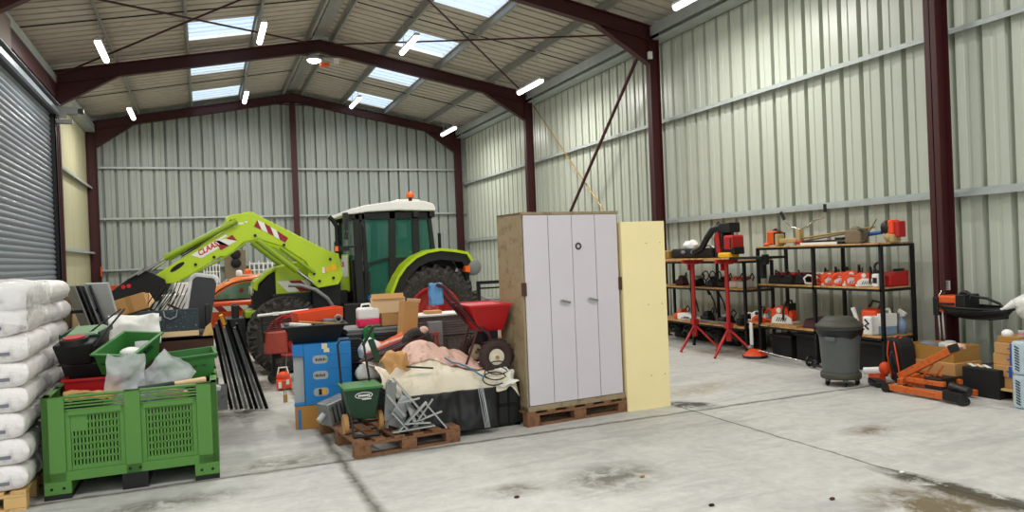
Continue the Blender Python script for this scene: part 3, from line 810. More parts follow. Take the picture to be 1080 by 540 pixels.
# white sheet
mb = MB(); crumple(mb, (-.60, 7.66, 1.14), (.42, .30, 0), (R(60), 0, R(4)), 8, .05)
S(mb, 'white_sheet', 'paper_white', 'crumpled white sheet behind the tilted green crate', 'sheet', solid=.004)
# speckled board with handle
t_ = T('painted_case', 'dark speckled case with wire handle and pale lower edge', 'case', (-.30, 7.78, 1.03)); t_.rotation_euler = (R(-8), 0, R(-2))
MB().box(-.26, .24, -.05, .06, .05, .26).obj('case_shell', 'speckled', t_, world=False, bevel=.006)
MB().box(-.26, .24, -.055, .065, 0, .05).obj('lower_band', 'cardboard_light', t_, world=False)
MB().tube([(-.06, -.06, .25), (-.05, -.075, .19), (.0, -.08, .165), (.05, -.075, .19), (.06, -.06, .25)], .006).obj('handle', 'steel_grey', t_, world=False)
MB().box(-.22, -.08, -.056, -.05, .16, .20).obj('paper_label', 'paper_white', t_, world=False)
o = MB().prism([(-.05, 0), (.05, 0), (.03, .12), (-.02, .08)], 'y', -.03, .03).obj('wood_wedge', 'pale_wood', bevel=.003); place(o, (.02, 7.70, 1.03)); tag(o, 'small pale wood wedge right of the speckled case', 'wood offcut')
# garden forks
def fork(loc, rot, label, n=5, w=.16, m='black_metal'):
    t = T('garden_fork', label, 'garden fork', loc); t.rotation_euler = rot
    mb = MB()
    for i in range(n):
        x = -w / 2 + w * i / (n - 1); mb.tube([(x * .9, 0, 0), (x, .012, .12), (x * 1.05, 0, .26)], .0055, 6)
    mb.box(-w / 2 - .005, w / 2 + .005, -.008, .008, -.014, .006); mb.obj('tines', m, t, world=False)
    MB().tube([(0, 0, -.01), (0, .01, -.08), (0, 0, -.16)], .013).obj('socket', m, t, world=False)
    return t
fork((-.44, 8.3, 1.25), (R(8), R(32), R(10)), 'black tined garden fork leaning right, left of the two', 5, .15)
fork((-.50, 8.5, 1.27), (R(4), R(36), R(5)), 'black garden fork crossing behind the other fork', 4, .14)
fork((-.28, 8.45, 1.28), (R(6), R(26), R(-16)), 'rusty garden fork beside the wrapped grey tray', 5, .15, 'rust_brown')
S(MB().prism([(-.52, 1.035), (-.22, 1.035), (-.24, 1.25), (-.40, 1.18)], 'y', 8.55, 8.62), 'white_bracket', 'white_plastic', 'white angular plate under the garden forks', 'plate')
S(MB().box(-.42, -.02, 8.8, 8.92, 1.03, 1.40), 'cream_box', 'paper_white', 'cream box behind the garden forks', 'box', bevel=.01)
# grey tray in bubble wrap
t_ = T('wrapped_tray', 'upright dark grey tray edged in white bubble wrap', 'tray', (-.08, 8.2, 1.03)); t_.rotation_euler = (R(-8), R(9), R(-8))
mb = MB()
def rr(a, b, r_, n=6):
    pts = []
    for (cx, cz, t0) in ((a - r_, b - r_, 0), (-a + r_, b - r_, 90), (-a + r_, -b + r_, 180), (a - r_, -b + r_, 270)):
        for k in range(n + 1): t = R(t0 + 90 * k / n); pts.append((cx + r_ * math.cos(t), cz + r_ * math.sin(t)))
    return pts
mb.prism([(x, z + .30) for x, z in rr(.115, .26, .05)], 'y', -.02, .02); mb.obj('tray_panel', 'dark_grey', t_, world=False, bevel=.006)
outl = rr(.125, .275, .06)
mb = MB(); mb.tube([(x, .0 + .01 * nz(x * 30, z * 30), z + .30) for x, z in outl if z > -.12 or x < 0], [.028 + .012 * nz(i * 1.7, 3) for i in range(len([1 for x, z in outl if z > -.12 or x < 0]))]); mb.obj('bubble_wrap', 'film', t_, world=False)
t_ = T('black_tool_case', 'black upright tool case right of the wrapped tray', 'case', (.06, 8.1, 1.03))
MB().box(-.0, .05, 7.95, 8.1, 1.03, 1.32).obj('shell', 'black_plastic', t_, bevel=.01)
t_ = T('spade', 'spade with wooden shaft leaning left of the metal profiles', 'spade', (.06, 8.95, .0))
MB().cyl((.10, 9.1, .35), (-.04, 8.95, 1.50), .017).obj('shaft', 'pale_wood', t_)
MB().prism([(.0, .05), (.2, .05), (.2, .34), (.0, .34)], 'y', 9.1, 9.12).obj('blade', 'steel_grey', t_)
MB().box(-.09, .02, 8.93, 8.97, 1.49, 1.52).obj('grip', 'pale_wood', t_)
# bundle of leaning dark profiles
plab = ['leftmost', 'second', 'third', 'fourth', 'fifth', 'sixth', 'seventh', 'rightmost']
for i in range(8):
    bx = .25 + i * .054; by = 9.30 - .03 * i; tx = .08 + i * .034; ty = 8.95 - .02 * i
    o = MB().box(-.013, .013, -.009, .009, 0, 1.06 + .05 * (i % 3)).box(-.013, -.010, -.025, .009, 0, 1.04 + .05 * (i % 3)).obj('metal_profile', ['black_metal', 'steel_grey', 'black_plastic', 'galvanised', 'dark_grey', 'black_metal', 'steel_grey', 'black_plastic'][i], bevel=.002)
    o.location = (bx, by, 0.012); o.rotation_euler = Vector((tx - bx, ty - by, 1.05)).to_track_quat('Z', 'Y').to_euler()
    tag(o, '%s long dark metal profile leaning right of the green bin' % plab[i], 'metal profile', 'metal profiles leaning by the bin')
S(MB().obox((.18, 8.86, 1.09), (.035, .03, .12), (R(14), R(-18), 0)), 'yellow_tag', 'yellow', 'yellow capped tip at the top of the leaning profiles', 'tag')

# ------------------------------------------------------------------ blue box, carton, mortar tray
cb = S(MB().box(-.29, .27, -.26, .26, 0, .235), 'base_carton', 'tan_dirty', 'brown carton on the floor under the blue box', 'box', bevel=.005)
place(cb, (1.12, 8.02, 0), (0, 0, R(-9)))
o = MB().box(-.25, -.22, -.264, -.26, 0, .20).obj('blue_tape', 'blue_card', cb, world=False)
t_ = T('blue_carton', 'tall bright blue product carton with three grey badges', 'box', (1.12, 8.01, .236), R(-8))
b_ = MB().box(-.18, .29, -.25, .25, 0, .62).box(-.29, -.18, -.25, .25, .50, .62).box(-.29, -.18, -.25, .25, 0, .03).obj('carton_body', 'blue_card', t_, world=False, bevel=.006)
MB().box(-.285, -.185, -.2, .2, .03, .50).obj('inner_roll', 'pale_grey', t_, world=False)
for z, tx_ in ((.46, 'dark'), (.30, 'dark'), (.13, 'box')):
    pts = rr(.075, .042, .035)
    MB().prism([(x - .02, zz + z) for x, zz in pts], 'y', -.254, -.249).obj('badge', 'badge_grey', t_, world=False)
    mb = MB()
    if tx_ == 'dark':
        for k in range(5): mb.box(-.065 + k * .019, -.065 + k * .019 + .012, -.256, -.253, z - .014, z + .014 - .006 * (k % 2))
        mb.obj('badge_print', 'black_plastic', t_, world=False)
        MB().cyl((.035 if z > .4 else -.075, -.256, z), (.035 if z > .4 else -.075, -.253, z), .013).obj('badge_dot', 'lime_dark', t_, world=False)
    else:
        MB().box(-.045, -.015, -.256, -.253, z - .03, z + .03).obj('badge_print', 'black_plastic', t_, world=False)
        MB().box(-.01, .025, -.256, -.253, z - .03, z + .03).obj('badge_print', 'yellow', t_, world=False)
MB().box(-.0, .055, -.256, -.25, .565, .62).box(.02, .075, -.256, -.25, .53, .57).obj('tape', 'tape_cream', t_, world=False)
mb = MB()
for k, z in enumerate((.17, .36, .50)): mb.box(.07, .27, -.2525, -.25, z, z + .004)
mb.obj('panel_crease', 'label_blue', t_, world=False)
# string hanging with padlock at left corner
t_ = T('mortar_tray', 'wide black mortar tray piled with tools on the blue carton', 'tray', (1.05, 8.02, .858), R(-4))
tub(MB(), .62, .48, .19, .09, .012, .02).obj('tray_shell', 'black_plastic', t_, world=False, bevel=.006)
tl = [((.93, 8.0, 1.05), (.36, .05, .02), (0, .08, .3), 'steel_grey', 'long grey steel bar lying in the black mortar tray'),
      ((1.12, 7.95, 1.05), (.46, .035, .02), (0, .12, -.15), 'tape_tan', 'tan wooden stick on top of the tools in the mortar tray'),
      ((1.05, 8.08, 1.02), (.2, .12, .06), (0, -.1, .6), 'dark_grey', 'dark tool body in the middle of the mortar tray'),
      ((.90, 7.92, 1.05), (.22, .06, .03), (0, .1, -.4), 'paper_white', 'white strip in the left end of the mortar tray'),
      ((1.22, 8.06, 1.05), (.12, .10, .06), (0, .1, .2), 'mid_grey', 'grey clamp at the right end of the mortar tray')]
for c, sz, rt, m_, lb in tl: S(MB().obox(c, sz, rt), 'loose_tool', m_, lb, 'tool', bevel=.006)
S(MB().torus((1.30, 7.98, 1.08), .035, .012, 'y'), 'grey_ring', 'steel_grey', 'grey ring at the right end of the mortar tray', 'ring')
o = tub(MB(), .50, .30, .115, .008, .008, 0).obj('orange_tray', 'orange_red', bevel=.004); place(o, (1.13, 8.30, 1.06), (R(0), R(-4), R(8))); tag(o, 'bright orange red shallow box behind the black mortar tray', 'box')
S(MB().box(.98, 1.38, 8.36, 8.8, .0, 1.04), 'dark_bench_box', 'black_matte', 'tall dark box behind the blue carton', 'box', bevel=.01)
t_ = T('padlock', 'brass padlock hanging on a cord left of the blue carton', 'padlock', (.72, 7.86, .28))
MB().box(.70, .74, 7.85, 7.87, .28, .36).obj('body', 'brass', t_, bevel=.003)
MB().tube([(.71, 7.86, .36), (.71, 7.86, .41), (.73, 7.86, .41), (.73, 7.86, .36)], .005).tube([(.72, 7.86, .41), (.73, 7.85, .55), (.75, 7.84, .80)], .003).obj('shackle', 'steel_grey', t_)

# ------------------------------------------------------------------ front pallet and its load
pallet((1.56, 7.02, 0), R(6), .98, 1.2, 'weathered brown pallet under the small green spreader', 'pallet_wood')
t_ = T('broadcast_spreader', 'small dark green push spreader with white oval emblem', 'spreader', (1.26, 6.72, .146))
hp = MB().hexa([(1.15, 6.62, .29), (1.37, 6.62, .27), (1.37, 6.82, .29), (1.15, 6.82, .29)], [(1.10, 6.56, .57), (1.42, 6.56, .56), (1.42, 6.88, .57), (1.10, 6.88, .57)]).obj('hopper', 'dark_green', t_, bevel=.012)
MB().box(1.085, 1.435, 6.545, 6.895, .555, .578).obj('rim', 'crate_green', t_, bevel=.004)
mb = MB()
el = [(1.265 + .075 * math.cos(2 * PI * k / 24), .50 + .027 * math.sin(2 * PI * k / 24)) for k in range(25)]
mb.T = Matrix.Identity(4)
mb.tube([(x, 6.558 + (.57 - z) * .21, z) for x, z in el], .004, 6); mb.obj('emblem_ring', 'white_paint', t_)
mb = MB()
for k in range(7): mb.box(1.215 + k * .015, 1.215 + k * .015 + .011, 6.562, 6.575, .492, .508)
mb.box(1.25, 1.33, 6.568, 6.58, .462, .468); mb.obj('emblem_lettering', 'white_paint', t_)
MB().tube([(1.13, 6.80, .30), (1.12, 6.85, .55), (1.12, 6.98, .92), (1.15, 7.0, .955), (1.33, 7.0, .955), (1.36, 6.98, .92), (1.38, 6.85, .55), (1.37, 6.80, .30)], .011).obj('handle', 'black_metal', t_)
for x in (1.12, 1.43):
    MB().cyl((x - .018, 6.72, .235), (x + .018, 6.72, .235), .088, seg=24).obj('wheel', 'cardboard', t_, bevel=.01)
MB().cyl((1.12, 6.72, .235), (1.43, 6.72, .235), .01).cyl((1.15, 6.62, .35), (1.15, 6.5, .16), .01).cyl((1.15, 6.5, .156), (1.38, 6.5, .156), .01).obj('axle_frame', 'black_metal', t_)
# grey motor block
t_ = T('motor_unit', 'grey metal motor unit lying left of the green spreader', 'machine part', (1.12, 7.35, .146))
t_.location = (1.18, 7.28, .146); ORG[t_.name] = Vector((0, 0, 0)); t_.rotation_euler = (0, R(-12), R(25))
MB().box(-.17, .1, -.09, .1, .02, .24).obj('casing', 'steel_grey', t_, world=False, bevel=.012)
MB().cyl((.1, 0, .12), (.2, 0, .12), .05).cyl((-.17, 0, .14), (-.24, 0, .1), .03).obj('shaft_end', 'pale_grey', t_, world=False)
mb = MB()
for k in range(5): mb.box(-.13 + k * .045, -.115 + k * .045, -.095, -.09, .05, .21)
mb.obj('cooling_fins', 'dark_grey', t_, world=False)
# white bundles behind the spreader
for i, (c, r_, lb) in enumerate([((1.56, 7.80, .51), (.13, .12, .13), 'lower left'), ((1.74, 7.84, .50), (.13, .12, .12), 'lower right'), ((1.60, 7.84, .73), (.13, .12, .12), 'top')]):
    mb = MB().ball(c, r_, 20, 14)
    for v in mb.v: v += Vector((nz(v.x * 9, v.y * 9, v.z * 9 + i), nz(v.y * 9, v.z * 9, i), nz(v.z * 9, v.x * 9, i))) * .05
    S(mb, 'white_bundle', 'paper_white', '%s crumpled white bundle behind the small green spreader' % lb, 'bundle')
S(MB().box(1.44, 2.1, 7.68, 8.05, .0, .38), 'low_black_box', 'black_matte', 'low black box under the white bundles', 'box', bevel=.01)
# galvanised bracket heap
t_ = T('folded_bracket', 'heap of bent galvanised brackets leaning on the pallet corner', 'metal bracket', (1.72, 6.6, .146))
def strut(a, b, w=.058, th_=.012, m='aluminium', n='bar'):
    a, b = Vector(a), Vector(b); mb = MB(); q = (b - a).to_track_quat('Z', 'Y').to_matrix().to_4x4(); mb.T = Matrix.Translation(a) @ q
    mb.box(-w / 2, w / 2, -th_ / 2, th_ / 2, 0, (b - a).length); mb.obj(n, m, t_, bevel=.002)
strut((1.50, 6.66, .60), (1.78, 6.5, .22)); strut((1.54, 6.62, .62), (1.80, 6.46, .26), .03); strut((1.78, 6.44, .40), (1.96, 6.40, .16), .03)
strut((1.48, 6.46, .17), (1.86, 6.44, .19), .06); strut((1.52, 6.46, .16), (1.80, 6.46, .40), .05); strut((1.58, 6.42, .24), (1.82, 6.42, .22), .035)
strut((1.46, 6.6, .18), (1.52, 6.62, .60), .05); strut((1.66, 6.48, .17), (1.86, 6.46, .42), .025); strut((1.56, 6.54, .40), (1.74, 6.46, .44), .03)
MB().obox((1.50, 6.58, .42), (.10, .02, .34), (0, .1, .2)).obox((1.56, 6.58, .25), (.14, .02, .14), (0, .4, .1)).obj('plate', 'steel_grey', t_, bevel=.003)
for (a, b, w_) in (((1.50, 6.50, .34), (1.62, 6.42, .18), .05), ((1.62, 6.60, .50), (1.70, 6.44, .18), .04), ((1.60, 6.50, .20), (1.94, 6.46, .30), .035), ((1.46, 6.52, .50), (1.60, 6.44, .30), .045)): strut(a, b, w_)
MB().obox((1.60, 6.56, .36), (.12, .015, .20), (.2, .5, .2)).obj('plate', 'galvanised', t_, bevel=.003)
def drape(u, v):
    x = 1.60 + u * .95; z = .43 - v * .38
    return (x, 6.655 + .03 * nz(x * 8, z * 5, 2) + .02 * nz(x * 19, z * 9, 6) - .03 * v, z + .02 * nz(x * 9, 3) * v)
S(MB().grid(drape, 40, 18), 'black_plastic_sheet', 'black_plastic', 'black plastic sheet hanging in front of the crates below the tarpaulin', 'plastic sheet', solid=.004)
# black crates
def ribbed_crate(name, x0, x1, y0, y1, z0, z1, label):
    t = T(name, label, 'crate', ((x0 + x1) / 2, (y0 + y1) / 2, z0))
    mb = MB().box(x0 + .012, x1 - .012, y0 + .012, y1 - .012, z0 + .03, z1 - .01)
    mb.obj('shell', 'black_plastic', t)
    mb = MB()
    for z in (z0, z0 + (z1 - z0) * .45, z1 - .035): mb.box(x0, x1, y0, y1, z, z + .03)
    n = 6
    for i in range(n + 1):
        x = x0 + (x1 - x0) * i / n; mb.box(x - .01, x + .01, y0, y0 + .02, z0, z1)
    for x in (x0, x1 - .06): mb.box(x, x + .06, y0, y1, z0 - 0, z0 + .06)
    mb.obj('ribs', 'black_matte', t, bevel=.003)
    return t
ribbed_crate('black_crate', 1.52, 2.14, 6.80, 7.45, .15, .44, 'black ribbed crate under the tarp, on the pallet')
ribbed_crate('black_crate', 2.2, 2.84, 6.80, 7.5, .0, .43, 'black ribbed crate under the tarp, next to the cabinet pallet')
# tarpaulin
def tarp_fn(u, v):
    x = 1.46 + u * 1.34; y = 6.62 + v * .95
    hump = .30 * math.exp(-((x - 1.95) / .28) ** 2 - ((y - 7.1) / .26) ** 2) + .10 * math.exp(-((x - 2.35) / .2) ** 2 - ((y - 7.2) / .22) ** 2)
    z = .545 + hump + .035 * nz(x * 5, y * 5, 3) + .03 * abs(nz(x * 11, y * 9, 5))
    if u < .1: z += .10 * (1 - u / .1) ; x += .05 * (1 - u / .1) * nz(y * 6, 1)
    e = max(0, .17 - v) / .17
    sag = .13 + .09 * math.sin(PI * min(1, max(0, (u - .08) / .9))) + .03 * nz(x * 7, 4)
    z -= e * sag; y += .07 * e + .02 * nz(x * 9, z * 9)
    e2 = max(0, u - .93) / .07
    z -= e2 * .12
    return (x, y, z)
mb = MB().grid(tarp_fn, 60, 44)
S(mb, 'tarpaulin', 'tarp', 'dirty cream tarpaulin draped over the two black crates', 'tarpaulin', solid=.006)
def tarp2(u, v):
    x = 1.72 + u * .78; y = 6.86 + v * .55
    hump = .30 * math.exp(-((x - 1.95) / .27) ** 2 - ((y - 7.1) / .25) ** 2) + .10 * math.exp(-((x - 2.35) / .2) ** 2 - ((y - 7.2) / .22) ** 2)
    return (x, y + .03 * nz(x * 7, 2), .575 + hump + .035 * nz(x * 5, y * 5, 3) + .045 * abs(nz(x * 8, y * 10, 9)))
S(MB().grid(tarp2, 36, 26), 'pink_cloth', 'tarp_pink', 'pinkish brown cloth crumpled on top of the cream tarpaulin', 'cloth', solid=.006)
mb = MB(); crumple(mb, (1.62, 6.80, .76), (.26, .22, 0), (R(40), R(-18), R(15)), 12, .10, curl=.03)
S(mb, 'brown_rag', 'cardboard', 'stiff brown rag at the left end of the tarpaulin', 'cloth', solid=.005)
def on_tarp(x, y, dz): 
    u_, v_ = (x - 1.46) / 1.34, (y - 6.62) / .95
    return (x, y, tarp_fn(u_, v_)[2] + dz)
S(MB().tube([on_tarp(2.12 + .06 * k, 6.90 - .035 * k, .05) for k in range(7)], .008), 'blue_rope', 'blue_strap', 'blue cord across the front of the tarpaulin', 'cord')
S(MB().tube([(1.70, 6.74, .69), (1.95, 6.72, .655)], .009), 'thin_rod', 'black_metal', 'thin dark rod lying across the tarpaulin', 'rod')
mb = MB()
for k in range(5): mb.tube([(2.34 + .012 * k, 6.60, .47), (2.36 + .014 * k + .01 * math.sin(k), 6.58, .30), (2.39 + .012 * k, 6.57, .07)], .003, 5)
S(mb, 'hanging_strings', 'pale_grey', 'grey strings hanging in front of the black crate', 'string')
mb = MB()
for k in range(3): mb.tube([(2.55 + .12 * math.cos(a) + .02 * k, 6.70 + .03 * math.sin(a), .50 + .05 * k + .06 * math.sin(a)) for a in [2 * PI * i / 14 for i in range(13)]], .006, 6)
S(mb, 'wire_coil', 'black_plastic', 'black wire coil at the right end of the tarpaulin', 'cable')
mb = MB(); crumple(mb, (2.70, 6.76, .50), (.2, .2, 0), (R(35), R(12), 0), 31, .09)
S(mb, 'white_rag', 'paper_white', 'small white rag at the right end of the tarpaulin', 'cloth', solid=.004)

# heap between the tarp and the folded crates
S(MB().box(1.86, 2.45, 7.72, 8.02, .385, .61), 'flat_carton', 'cardboard', 'flattened carton under the orange cloth', 'box', bevel=.005)
mb = MB(); crumple(mb, (1.86, 7.72, .80), (.62, .34, 0), (R(20), R(-14), R(6)), 21, .06)
S(mb, 'orange_cloth', 'orange_paint', 'folded orange cloth behind the tarpaulin', 'cloth', solid=.01)
for k in range(5):
    S(MB().tube([(1.42 + .03 * k, 7.52 + .03 * k, .66 + .02 * k), (1.75, 7.55 + .03 * k, .74 + .018 * k), (2.12, 7.6 + .03 * k, .86 + .01 * k)], .022 - .002 * (k % 2)), 'folded_pole', ['maroon', 'black_plastic', 'maroon', 'red_paint', 'tarp_pink'][k],
      ['lowest maroon pole', 'black pole second from the front', 'middle maroon pole', 'bright red pole', 'pinkish rearmost pole'][k] + ' of the bundle behind the tarpaulin', 'pole', 'poles behind the tarpaulin')
mb = MB().torus((2.05, 7.62, .78), .13, .05, 'y', 26, 10); S(mb, 'spare_tyre', 'rubber', 'small black tyre standing behind the tarpaulin', 'tyre')
S(MB().ball((2.12, 7.60, .93), (.05, .05, .04)), 'pink_rag', 'tarp_pink', 'small pink rag on the small black tyre', 'cloth')
S(MB().obox((1.50, 7.45, .93), (.03, .03, .22), (.2, .5, 0)).obox((1.56, 7.46, .78), (.06, .04, .24), (0, -.3, 0)), 'green_tool', 'dark_green', 'dark green tool behind the small spreader handle', 'tool', bevel=.004)
# folded crates: two stacks
def slatted(x0, x1, y0, y1, z, h, m, name, label, cat='crate', group=None):
    t = T(name, label, cat, ((x0 + x1) / 2, (y0 + y1) / 2, z), 0, group)
    MB().box(x0 + .015, x1 - .015, y0 + .015, y1 - .015, z + .004, z + h - .004).obj('body', m, t)
    mb = MB().box(x0, x1, y0, y1, z, z + h * .3).box(x0, x1, y0, y1, z + h * .62, z + h)
    mb.obj('rim', m, t, bevel=.003)
    return t
S(MB().box(1.46, 2.12, 8.2, 8.75, 0, .56), 'tall_black_box', 'black_matte', 'tall black box under the stack of dark folded crates', 'box', bevel=.01)
for k in range(6):
    slatted(1.42, 2.14, 8.18 + .01 * (k % 2), 8.78, .565 + k * .062, .056, 'dark_grey' if k < 5 else 'mid_grey', 'folded_crate', '%s dark folded crate of the stack under the jerrycan' % ['bottom', 'second', 'third', 'fourth', 'fifth', 'top'][k], group='folded crates')
for k in range(3):
    z = .0 + .27 * k
    t = T('vented_crate', '%s grey brown vented crate behind the red hopper' % ['bottom', 'middle', 'top'][k], 'crate', (2.5, 8.3, z), 0, 'vented crates')
    x0, x1, y0, y1 = 2.2, 2.86, 8.05, 8.6
    MB().box(x0 + .02, x1 - .02, y0 + .02, y1, z + .01, z + .255).obj('body', 'crate_maroon_grey', t)
    mb = MB().box(x0, x1, y0, y1, z, z + .03).box(x0, x1, y0, y1, z + .225, z + .262)
    for i in range(9): x = x0 + .03 + (x1 - x0 - .06) * i / 8; mb.box(x - .012, x + .012, y0, y0 + .03, z, z + .25)
    mb.obj('slats', 'crate_maroon_grey', t, bevel=.003)
for k in range(4):
    slatted(2.18, 2.87, 8.02 + .012 * (k % 2), 8.62, .812 + k * .055, .05, 'crate_maroon_grey', 'folded_crate', '%s maroon grey folded crate on the vented crates' % ['bottom', 'second', 'third', 'top'][k], group='folded crates on the right')
S(MB().box(2.16, 2.86, 7.98, 8.4, 1.033, 1.05), 'white_board', 'white_paint', 'thin white board lying on the right hand crate stack', 'board')
S(MB().box(2.26, 2.42, 7.90, 8.0, .62, .98), 'steel_sheet', 'mid_grey', 'small grey panel standing before the crate stack', 'panel', bevel=.005)
mb = MB()
for i in range(7): mb.box(2.13 + .035 * i, 2.145 + .035 * i, 7.84, 7.86, .62, .86)
mb.box(2.12, 2.37, 7.84, 7.87, .855, .87); mb.box(2.12, 2.37, 7.84, 7.87, .72, .73); mb.box(2.12, 2.37, 7.84, 7.87, .62, .635)
S(mb, 'red_rack', 'fin_red', 'small red wire rack before the crate stack', 'rack')
S(MB().box(2.3, 2.48, 8.1, 8.25, 1.051, 1.085), 'carton_scrap', 'cardboard', 'small carton scrap lying on the white board', 'box')
S(MB().obox((2.66, 7.84, .66), (.10, .08, .06), (.2, .1, .4)), 'orange_scrap', 'orange_red', 'small orange plastic scrap behind the pink cloth', 'scrap', bevel=.01)
S(MB().box(2.1, 2.9, 7.7, 8.0, 0, .615), 'dark_carton', 'black_matte', 'dark box behind the tarpaulin under the red rack', 'box')
# jerrycan
t_ = T('jerrycan', 'white jerrycan with bright pink lower half and blue cap beside it', 'jerrycan', (1.69, 8.38, .937))
MB().box(1.57, 1.82, 8.30, 8.46, .938, 1.03).obj('lower_body', 'can_pink', t_, bevel=.02, seg=3)
MB().box(1.571, 1.819, 8.301, 8.459, 1.02, 1.155).obj('upper_body', 'can_white', t_, bevel=.03, seg=3)
MB().tube([(1.62, 8.38, 1.15), (1.63, 8.38, 1.19), (1.72, 8.38, 1.195), (1.73, 8.38, 1.15)], .012).obj('handle', 'can_white', t_)
t_ = T('black_bottle', 'slim black bottle with blue cap beside the jerrycan', 'bottle', (1.76, 8.55, .937))
MB().lathe([(0, 0), (.05, 0), (.05, .24), (.03, .27), (.03, .30)], (1.78, 8.55, .937), seg=18).obj('body', 'black_plastic', t_)
MB().cyl((1.78, 8.55, 1.225), (1.78, 8.55, 1.275), .036, seg=18).obj('cap', 'blue_plastic', t_)
# cardboard boxes upright
t_ = T('open_carton', 'tall narrow open cardboard box standing beside the jerrycan', 'box', (2.0, 7.9, .62)); t_.location = (2.0, 7.93, .622); ORG[t_.name] = Vector((0, 0, 0)); t_.rotation_euler = (0, R(6), R(10))
mb = MB(); tub(mb, .17, .14, .60, 0, .006, 0); mb.obj('carton', 'cardboard', t_, world=False)
MB().obox((.02, -.07, .61), (.16, .006, .05), (.5, 0, 0)).obj('flap', 'cardboard_light', t_, world=False)
t_ = T('wide_carton', 'wide cardboard box lying behind the tall open carton', 'box', (1.9, 8.3, .95)); ORG[t_.name] = Vector((0, 0, 0)); t_.location = (1.96, 8.42, .939); t_.rotation_euler = (0, 0, R(8))
MB().box(-.14, .17, -.12, .12, 0, .14).obj('carton', 'cardboard', t_, world=False, bevel=.004)
t2 = T('wide_carton', 'cardboard box stacked above, left of the tall open carton', 'box', (1.92, 8.42, 1.081)); ORG[t2.name] = Vector((0, 0, 0)); t2.rotation_euler = (0, 0, R(-6))
MB().box(-.17, .2, -.12, .12, 0, .17).obj('carton', 'cardboard_light', t2, world=False, bevel=.004)
MB().obox((.0, -.13, .19), (.36, .006, .07), (-.6, 0, 0)).obj('flap', 'cardboard', t2, world=False)
S(MB().box(2.04, 2.34, 7.86, 8.0, .62, .93), 'tan_carton', 'cardboard_light', 'tan carton right of the tall open carton', 'box', bevel=.004) if False else None
t_ = T('gloves', 'green work gloves hanging over the folded crates', 'gloves', (1.66, 8.14, .82))
MB().ball((1.62, 8.16, .90), (.035, .02, .06)).ball((1.68, 8.15, .87), (.03, .02, .06)).tube([(1.62, 8.15, .94), (1.66, 8.22, .955), (1.74, 8.26, .952), (1.80, 8.22, .952)], .014).tube([(1.60, 8.14, .86), (1.60, 8.13, .82)], .012).tube([(1.64, 8.14, .86), (1.64, 8.13, .81)], .012).tube([(1.70, 8.14, .84), (1.70, 8.13, .79)], .012).obj('glove', 'green_glove', t_)

# ------------------------------------------------------------------ red hopper spreader
t_ = T('wheeled_spreader', 'large red hopper push spreader standing on the tarpaulin by the cabinet', 'spreader', (2.62, 7.1, .55))
MB().hexa([(2.52, 6.98, .93), (2.78, 6.98, .93), (2.78, 7.28, .93), (2.52, 7.28, .93)], [(2.37, 6.80, 1.20), (2.80, 6.80, 1.20), (2.80, 7.40, 1.20), (2.37, 7.40, 1.20)]).obj('hopper', 'red_plastic', t_, bevel=.015)
mb = MB().box(2.355, 2.81, 6.785, 6.81, 1.19, 1.21).box(2.355, 2.81, 7.39, 7.415, 1.19, 1.21).box(2.355, 2.38, 6.79, 7.41, 1.19, 1.21).box(2.785, 2.81, 6.79, 7.41, 1.19, 1.21); mb.obj('rim', 'red_plastic', t_, bevel=.004)
MB().grid(lambda u, v: (2.40 + u * .38, 6.83 + v * .54, 1.175 + .008 * nz(u * 5, v * 5)), 6, 6).obj('inner_load', 'red_paint', t_)
for y, nme in ((6.92, 0), (7.42, 1)):
    x = 2.66 if nme == 0 else 2.62
    mb = MB().torus((x, y, .675), .13, .052, 'y', 28, 10)
    for k in range(20):
        a = 2 * PI * k / 20; mb.obox((x + .178 * math.cos(a), y, .675 + .178 * math.sin(a)), (.02, .07, .012), (0, -a, 0))
    w = mb.obj('wheel', 'brown_rubber', t_)
    MB().lathe([(0, -.03), (.02, -.035), (.055, -.01), (.078, -.03), (.085, .0), (.085, .03), (0, .03)], (x, y, .675), 'y', 24).obj('rim_disc', 'tarp', w)
    MB().cyl((x, y - .05, .675), (x, y, .675), .018).obj('hub', 'brass', w)
MB().cyl((2.66, 6.95, .70), (2.64, 7.4, .70), .012).box(2.56, 2.74, 7.05, 7.2, .82, .93).obj('axle', 'black_metal', t_)
mb = MB()
for y in (6.96, 7.22):
    mb.tube([(2.68, y, .70), (2.60, y, .92), (2.46, y, 1.02), (2.26, y, 1.27), (2.16, y, 1.40), (2.10, y, 1.42)], .019)
    mb.tube([(2.50, y, .98), (2.44, y, .82), (2.36, y, .62), (2.42, y, .60)], .012)
mb.cyl((2.10, 6.96, 1.42), (2.10, 7.22, 1.42), .014).cyl((2.36, 6.96, .62), (2.36, 7.22, .62), .012).cyl((2.3, 6.96, 1.22), (2.3, 7.22, 1.22), .012)
mb.obj('frame', 'maroon', t_)
MB().obox((2.42, 7.08, 1.10), (.28, .05, .03), (0, R(48), 0)).obj('control_link', 'maroon', t_)
mb = MB()
def cloth_fn(u, v):
    a = v * 2 - 1
    x = 2.03 + u * .13; 
    z = 1.435 + .012 * nz(u * 6, v * 4) - max(0, abs(a) - .12) * .24; y = 7.02 + (a * .03 if abs(a) < .12 else .03 * (1 if a > 0 else -1)) + .012 * nz(u * 9, v * 3, 2)
    return (x + .012 * nz(v * 6, u * 3), y, z)
mb.grid(cloth_fn, 14, 26)
S(mb, 'blue_towel', 'blue_cloth', 'blue cloth hung over the handle of the red spreader', 'cloth', solid=.006)

